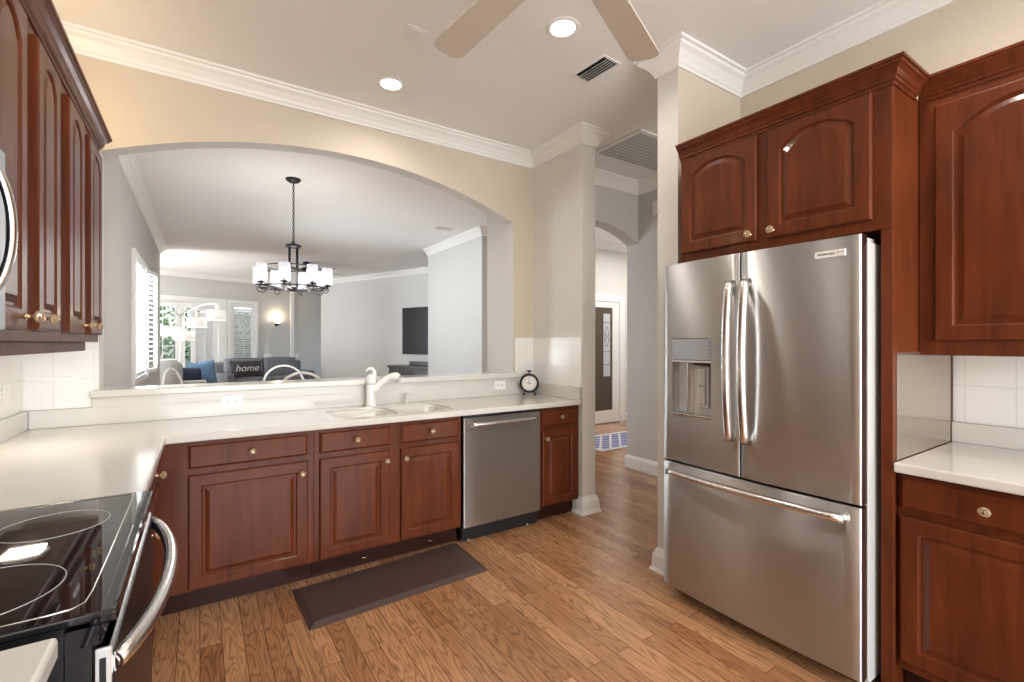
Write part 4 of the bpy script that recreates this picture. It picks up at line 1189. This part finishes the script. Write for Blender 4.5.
# television and console on the right far wall
s0 = 3.282
tv = empty('television', (rp(s0)[0], rp(s0)[1], 1.11), math.atan2(RD.y, RD.x), 'black flat television hung on the grey living room wall', 'television')
mb('screen_black').box(0, 1.9, -0.085, -0.03, 0, 1.08, 0.004).build('panel', tv)
mb('screen_black').box(0.015, 1.885, -0.087, -0.0855, 0.015, 1.065).build('screen', tv)
mb('black_metal').box(0.7, 1.2, -0.03, -0.0005, 0.3, 0.8).build('wall_bracket', tv)
cs = empty('media_console', (rp(s0 - 0.02)[0], rp(s0 - 0.02)[1], 0), math.atan2(RD.y, RD.x), 'dark wood media console below the television', 'console')
mb('espresso_wood').box(-0.03, 2.3, -0.50, -0.02, 0.815, 0.865, 0.006).build('top', cs)
mb('espresso_wood').box(0.0, 2.27, -0.47, -0.02, 0.08, 0.814).build('cabinet_body', cs)
for k in range(3): front_x = 0.03 + k * 0.75; mb('espresso_wood').box(front_x, front_x + 0.71, -0.488, -0.471, 0.12, 0.78, 0.005).build('door', cs)
for x in (0.03, 2.20): mb('espresso_wood').box(x, x + 0.05, -0.44, -0.39, 0, 0.08).box(x, x + 0.05, -0.10, -0.05, 0, 0.08).build('leg', cs)
sb = MB().use('black_plastic'); sb.box(0, 1.0, -0.05, 0.05, 0, 0.09, 0.01)
o = sb.build('soundbar'); o.location = (rp(s0 + 0.42)[0] + RN.x * -0.22, rp(s0 + 0.42)[1] + RN.y * -0.22, 0.8655); o.rotation_euler.z = math.atan2(RD.y, RD.x)
tag(o, 'black soundbar on top of the dark media console', 'speaker')


# ------------------------------------------------------------------ sofas, pillows
def cushion(w, d, h, mname, puff=0.3):
    """soft box centred on x,y with base at z=0"""
    t = bmesh.new(); bmesh.ops.create_cube(t, size=1.0); bmesh.ops.subdivide_edges(t, edges=t.edges[:], cuts=6, use_grid_fill=True)
    for v in t.verts:
        x, y, z = v.co * 2
        k = 1 + 0
        fx = 1 - 0.05 * (y * y + z * z) * abs(x) ** 1; fy = 1 - 0.10 * (x * x + z * z) * abs(y); fz = 1 - 0.07 * (x * x + y * y) * abs(z)
        v.co = Vector((x * fx * w / 2, y * fy * d / 2, z * fz * h / 2 + h / 2))
    for f in t.faces: f.smooth = True
    m = mb(mname); m.absorb(t); return m


def pillow(w, h, d, mname):
    """square scatter pillow standing on edge: x wide, z high, y thick"""
    m = mb(mname); n = 12
    for side in (-1, 1):
        V = [[m.v((w * (i / n - 0.5) * (1 - 0.07 * (1 - abs(2 * j / n - 1)) ** 1 * abs(2 * i / n - 1)), side * d / 2 * (max(0, (1 - (2 * i / n - 1) ** 2) * (1 - (2 * j / n - 1) ** 2))) ** 0.45,
                   h * (j / n) * 1.0 + h * 0.03 * math.sin(PI * i / n) * (1 if j == 0 else 0))) for j in range(n + 1)] for i in range(n + 1)]
        for i in range(n):
            for j in range(n): m.f([V[i][j], V[i + 1][j], V[i + 1][j + 1], V[i][j + 1]], True)
    bmesh.ops.remove_doubles(m.bm, verts=m.bm.verts[:], dist=0.0008)
    return m


def sofa(loc, rz, w, label, nback, mname, group=None, name='sofa', bh=0.86, back_m=None):
    """back along +y, seat towards -y, base centre at loc"""
    r = empty(name, loc, rz, label, 'sofa' if name == 'sofa' else 'armchair', group)
    d = 0.95
    mb(mname).box(-w / 2, w / 2, -d / 2, d / 2, 0.10, 0.34, 0.03).build('base', r)
    mb(mname).box(-w / 2, w / 2, d / 2 - 0.22, d / 2, 0.34, bh - 0.04, 0.05).build('backrest', r)
    for s_ in (-1, 1):
        mb(mname).box(s_ * w / 2 - s_ * 0.18, s_ * w / 2, -d / 2, d / 2 - 0.02, 0.34, 0.64, 0.05).build('armrest', r)
        for y in (-d / 2 + 0.07, d / 2 - 0.12): mb('espresso_wood').cyl((s_ * (w / 2 - 0.09), y, 0), (s_ * (w / 2 - 0.09), y, 0.10), 0.02, 0.03).build('leg', r)
    cw = (w - 0.38) / nback
    for k in range(nback):
        x = -w / 2 + 0.19 + cw * (k + 0.5)
        o = cushion(cw - 0.01, 0.70, 0.17, mname).build('seat_cushion', r); o.location = (x, -0.10, 0.34)
        o = cushion(cw - 0.005, 0.20, 0.56, back_m or mname).build('back_cushion', r); o.location = (x, d / 2 - 0.30, 0.44); o.rotation_euler.x = -0.12
    return r


def farpt(s, off): p = FA + FD * s - FN * off; return (p.x, p.y, 0)


sofa(farpt(2.12, 0.72), FANG, 2.2, 'grey two cushion sofa along the far wall under the sconce', 2, 'sofa_grey', name='sofa', bh=0.93)
sf = sofa((-0.36, 11.95, 0), PI / 2, 1.85, 'pale grey sofa side on near the french doors, draped with a throw', 2, 'sofa_light', name='sofa', bh=0.93)
p1 = pillow(0.72, 0.40, 0.16, 'pillow_charcoal').build('throw_pillow')
q = farpt(1.50, 1.10); p1.location = (q[0], q[1], 0.53); p1.rotation_euler = (-0.12, 0, FANG)
tag(p1, 'charcoal pillow with the word home in white script', 'pillow')
m = mb('text_white').text('home', 0.235, Matrix.Translation((0, -0.086, 0.22)) @ Matrix.Rotation(PI / 2, 4, 'X') @ Matrix.Shear('XZ', 4, (0.25, 0)), 0.003)
m.build('lettering', p1)
for loc, rot, mm, sz, lab in (
        ((-0.10, 11.62, 0.515), (-0.15, 0.22, 0.1), 'pillow_blue', (0.44, 0.44), 'light blue pillow tilted to the left among the pillows on the pale sofa'),
        ((0.16, 11.36, 0.515), (-0.12, -0.12, 0.1), 'pillow_blue', (0.30, 0.50), 'blue pillow standing at the right end of the pale sofa'),
        ((-0.14, 11.30, 0.515), (-0.15, 0.05, 0.1), 'pillow_navy', (0.34, 0.36), 'navy pillow in front of the light blue pillows')):
    o = pillow(sz[0], sz[1], 0.12, mm).build('throw_pillow'); o.location = loc; o.rotation_euler = rot; tag(o, lab, 'pillow')
# throw blanket draped over the near end of the sofa back
m = mb('sofa_light'); V = []
prof = [(-0.875, 0.45), (-0.87, 0.75), (-0.865, 0.93), (-0.80, 0.985), (-0.66, 1.03), (-0.50, 1.045), (-0.38, 1.03), (-0.31, 0.95), (-0.285, 0.80), (-0.28, 0.62), (-0.26, 0.55)]
for i, (x, z) in enumerate(prof):
    row = []
    for j in range(13):
        v_ = j / 12; y = 10.985 + 0.80 * v_
        zz = z + 0.012 * math.sin(11 * v_ + i)
        if j == 0: zz = min(z, 0.42 + 0.02 * math.sin(3 * i))
        if j == 1: y = 10.992
        row.append(m.v((x + 0.006 * math.sin(17 * v_), y, zz)))
    V.append(row)
for i in range(len(prof) - 1):
    for j in range(12): m.f([V[i][j], V[i + 1][j], V[i + 1][j + 1], V[i][j + 1]], True)
th = m.build('throw_blanket', recalc=False)
sm = th.modifiers.new('solid', 'SOLIDIFY'); sm.thickness = 0.01; sm.offset = 0
tag(th, 'soft grey throw blanket draped over the pale sofa back', 'blanket')
# arc lamp
al = empty('arc_floor_lamp', (-0.345, 11.95, 0), 0, 'chrome arc floor lamp with four lit drum shades by the french doors', 'floor lamp')
mb('satin_handle').lathe([(0.17, 0), (0.17, 0.03), (0.03, 0.04)]).build('base', al)
mb('satin_handle').cyl((0, 0, 0.03), (0, 0, 1.95), 0.014).build('pole', al)
for (dx, dy, zt, zm, zb, sl) in ((0.62, -0.70, 2.165, 2.04, 1.815, 0.42), (0.29, -0.72, 2.10, 1.885, 1.665, 0.42), (0.09, -0.74, 2.03, 1.61, 1.40, 0.42), (-0.14, -0.35, 2.0, 1.70, 1.49, 0.40)):
    m = mb('satin_handle'); pts = []
    for i in range(15):
        u = i / 14
        pts.append((dx * u, dy * u, 1.93 + (zt - 1.93) * math.sin(PI / 2 * min(1, u * 1.15))))
    pts += [(dx, dy, zm + 0.02)]
    m.tube(pts, 0.008, 8)
    a_ = m.build('arm', al)
    m = mb('shade_glow').lathe([(0.165, zb + 0.02), (0.17, zb + 0.02), (0.165, zm - 0.01), (0.16, zm - 0.01)], (dx, dy, 0), n=28, cap0=False, cap1=False)
    m.build('drum_shade', a_)
    point('arc_lamp_glow', (al.location.x + dx, al.location.y + dy, (zm + zb) / 2), 3, (1, 0.92, 0.8), 0.05)


# ------------------------------------------------------------------ dining table and hoop back chairs
dt = empty('dining_table', (0.81, 5.45, 0), 0, 'white round dining table below the chandelier', 'table')
mb('white_gloss').lathe([(0.57, 0.715), (0.60, 0.725), (0.60, 0.745), (0.59, 0.75)], n=48).build('tabletop', dt)
mb('white_gloss').lathe([(0.24, 0.0), (0.25, 0.03), (0.10, 0.08), (0.06, 0.2), (0.075, 0.45), (0.055, 0.6), (0.14, 0.714)], n=32).build('pedestal', dt)


def hoop_chair(loc, rz, label):
    """seat at local origin, back at +y"""
    r = empty('dining_chair', loc, rz, label, 'chair', 'white hoop back dining chairs')
    m = mb('white_gloss').lathe([(0.17, 0.435), (0.215, 0.445), (0.22, 0.465), (0.20, 0.475), (0.05, 0.468)], n=32); m.build('seat', r)
    m = mb('white_gloss'); pts = []
    for i in range(33):
        a = PI * i / 32
        x = 0.225 * math.cos(a); z = 0.86 + 0.235 * math.sin(a)
        pts.append((x, 0.17 + (z - 0.46) * 0.13, z))
    pts = [(0.165, 0.135, 0.47), (0.205, 0.165, 0.65)] + pts + [(-0.205, 0.165, 0.65), (-0.165, 0.135, 0.47)]
    m.tube(pts, 0.013, 10); m.build('hoop_backrest', r)
    for k in range(5):
        x = -0.12 + 0.06 * k
        zt = 0.86 + 0.235 * math.sqrt(max(0, 1 - (x * 1.1 / 0.225) ** 2))
        mb('white_gloss').cyl((x * 0.8, 0.15, 0.47), (x * 1.1, 0.17 + (zt - 0.46) * 0.13, min(zt, 0.80)), 0.006, n=8).build('spindle', r)
    mb('white_gloss').tube([(-0.215, 0.205, 0.79), (-0.1, 0.222, 0.80), (0.1, 0.222, 0.80), (0.215, 0.205, 0.79)], 0.008, 8).build('cross_rail', r)
    for sx in (-1, 1):
        for sy in (-1, 1): mb('white_gloss').cyl((sx * 0.13, sy * 0.12, 0.44), (sx * 0.19, sy * 0.18, 0), 0.014, 0.010, n=10).build('leg', r)
    return r


hoop_chair((0.845, 6.05, 0), math.radians(0), 'white hoop back chair at the far side of the table, its full arch showing')
hoop_chair((0.775, 4.93, 0), math.radians(182), 'white hoop back chair nearest the pass-through, only its top showing')
hoop_chair((-0.03, 6.15, 0), math.radians(70), 'white hoop back chair at the left, seen nearly edge on')

# ------------------------------------------------------------------ planting outside the french doors
def shrub(x, y, r, h, seed, label):
    rnd = random.Random(seed)
    root = empty('garden_shrub', (x, y, -0.04), 0, label, 'shrub', 'shrubs outside the french doors')
    mb('bark').cyl((0, 0, 0), (0.03, 0, h * 0.6), 0.04, 0.02, n=8).build('stem', root)
    m = mb('leaf_green')
    for i in range(1500):
        a = rnd.uniform(0, 2 * PI); u = rnd.uniform(0.02, 1); rr = r * (0.55 + 0.45 * rnd.random()) * math.sqrt(max(0.05, 1 - (2 * u - 1) ** 4))
        p = Vector((rr * math.cos(a), rr * math.sin(a), 0.1 + u * h)); n = Vector((rnd.uniform(-1, 1), rnd.uniform(-1, 1), rnd.uniform(-0.5, 1))).normalized()
        t = n.orthogonal().normalized(); b = n.cross(t); s_ = rnd.uniform(0.05, 0.11)
        m.f([m.v(p - t * s_), m.v(p + b * s_ * 0.5), m.v(p + t * s_), m.v(p - b * s_ * 0.5)])
    m.build('foliage', root, recalc=False)


shrub(-1.75, 16.3, 0.75, 2.6, 1, 'leafy green shrub outside the left pane of the french door')
shrub(-0.65, 17.6, 0.8, 2.9, 2, 'taller green shrub behind, outside the french door')
shrub(1.1, 17.0, 0.7, 2.2, 3, 'green shrub outside behind the shuttered door leaf')
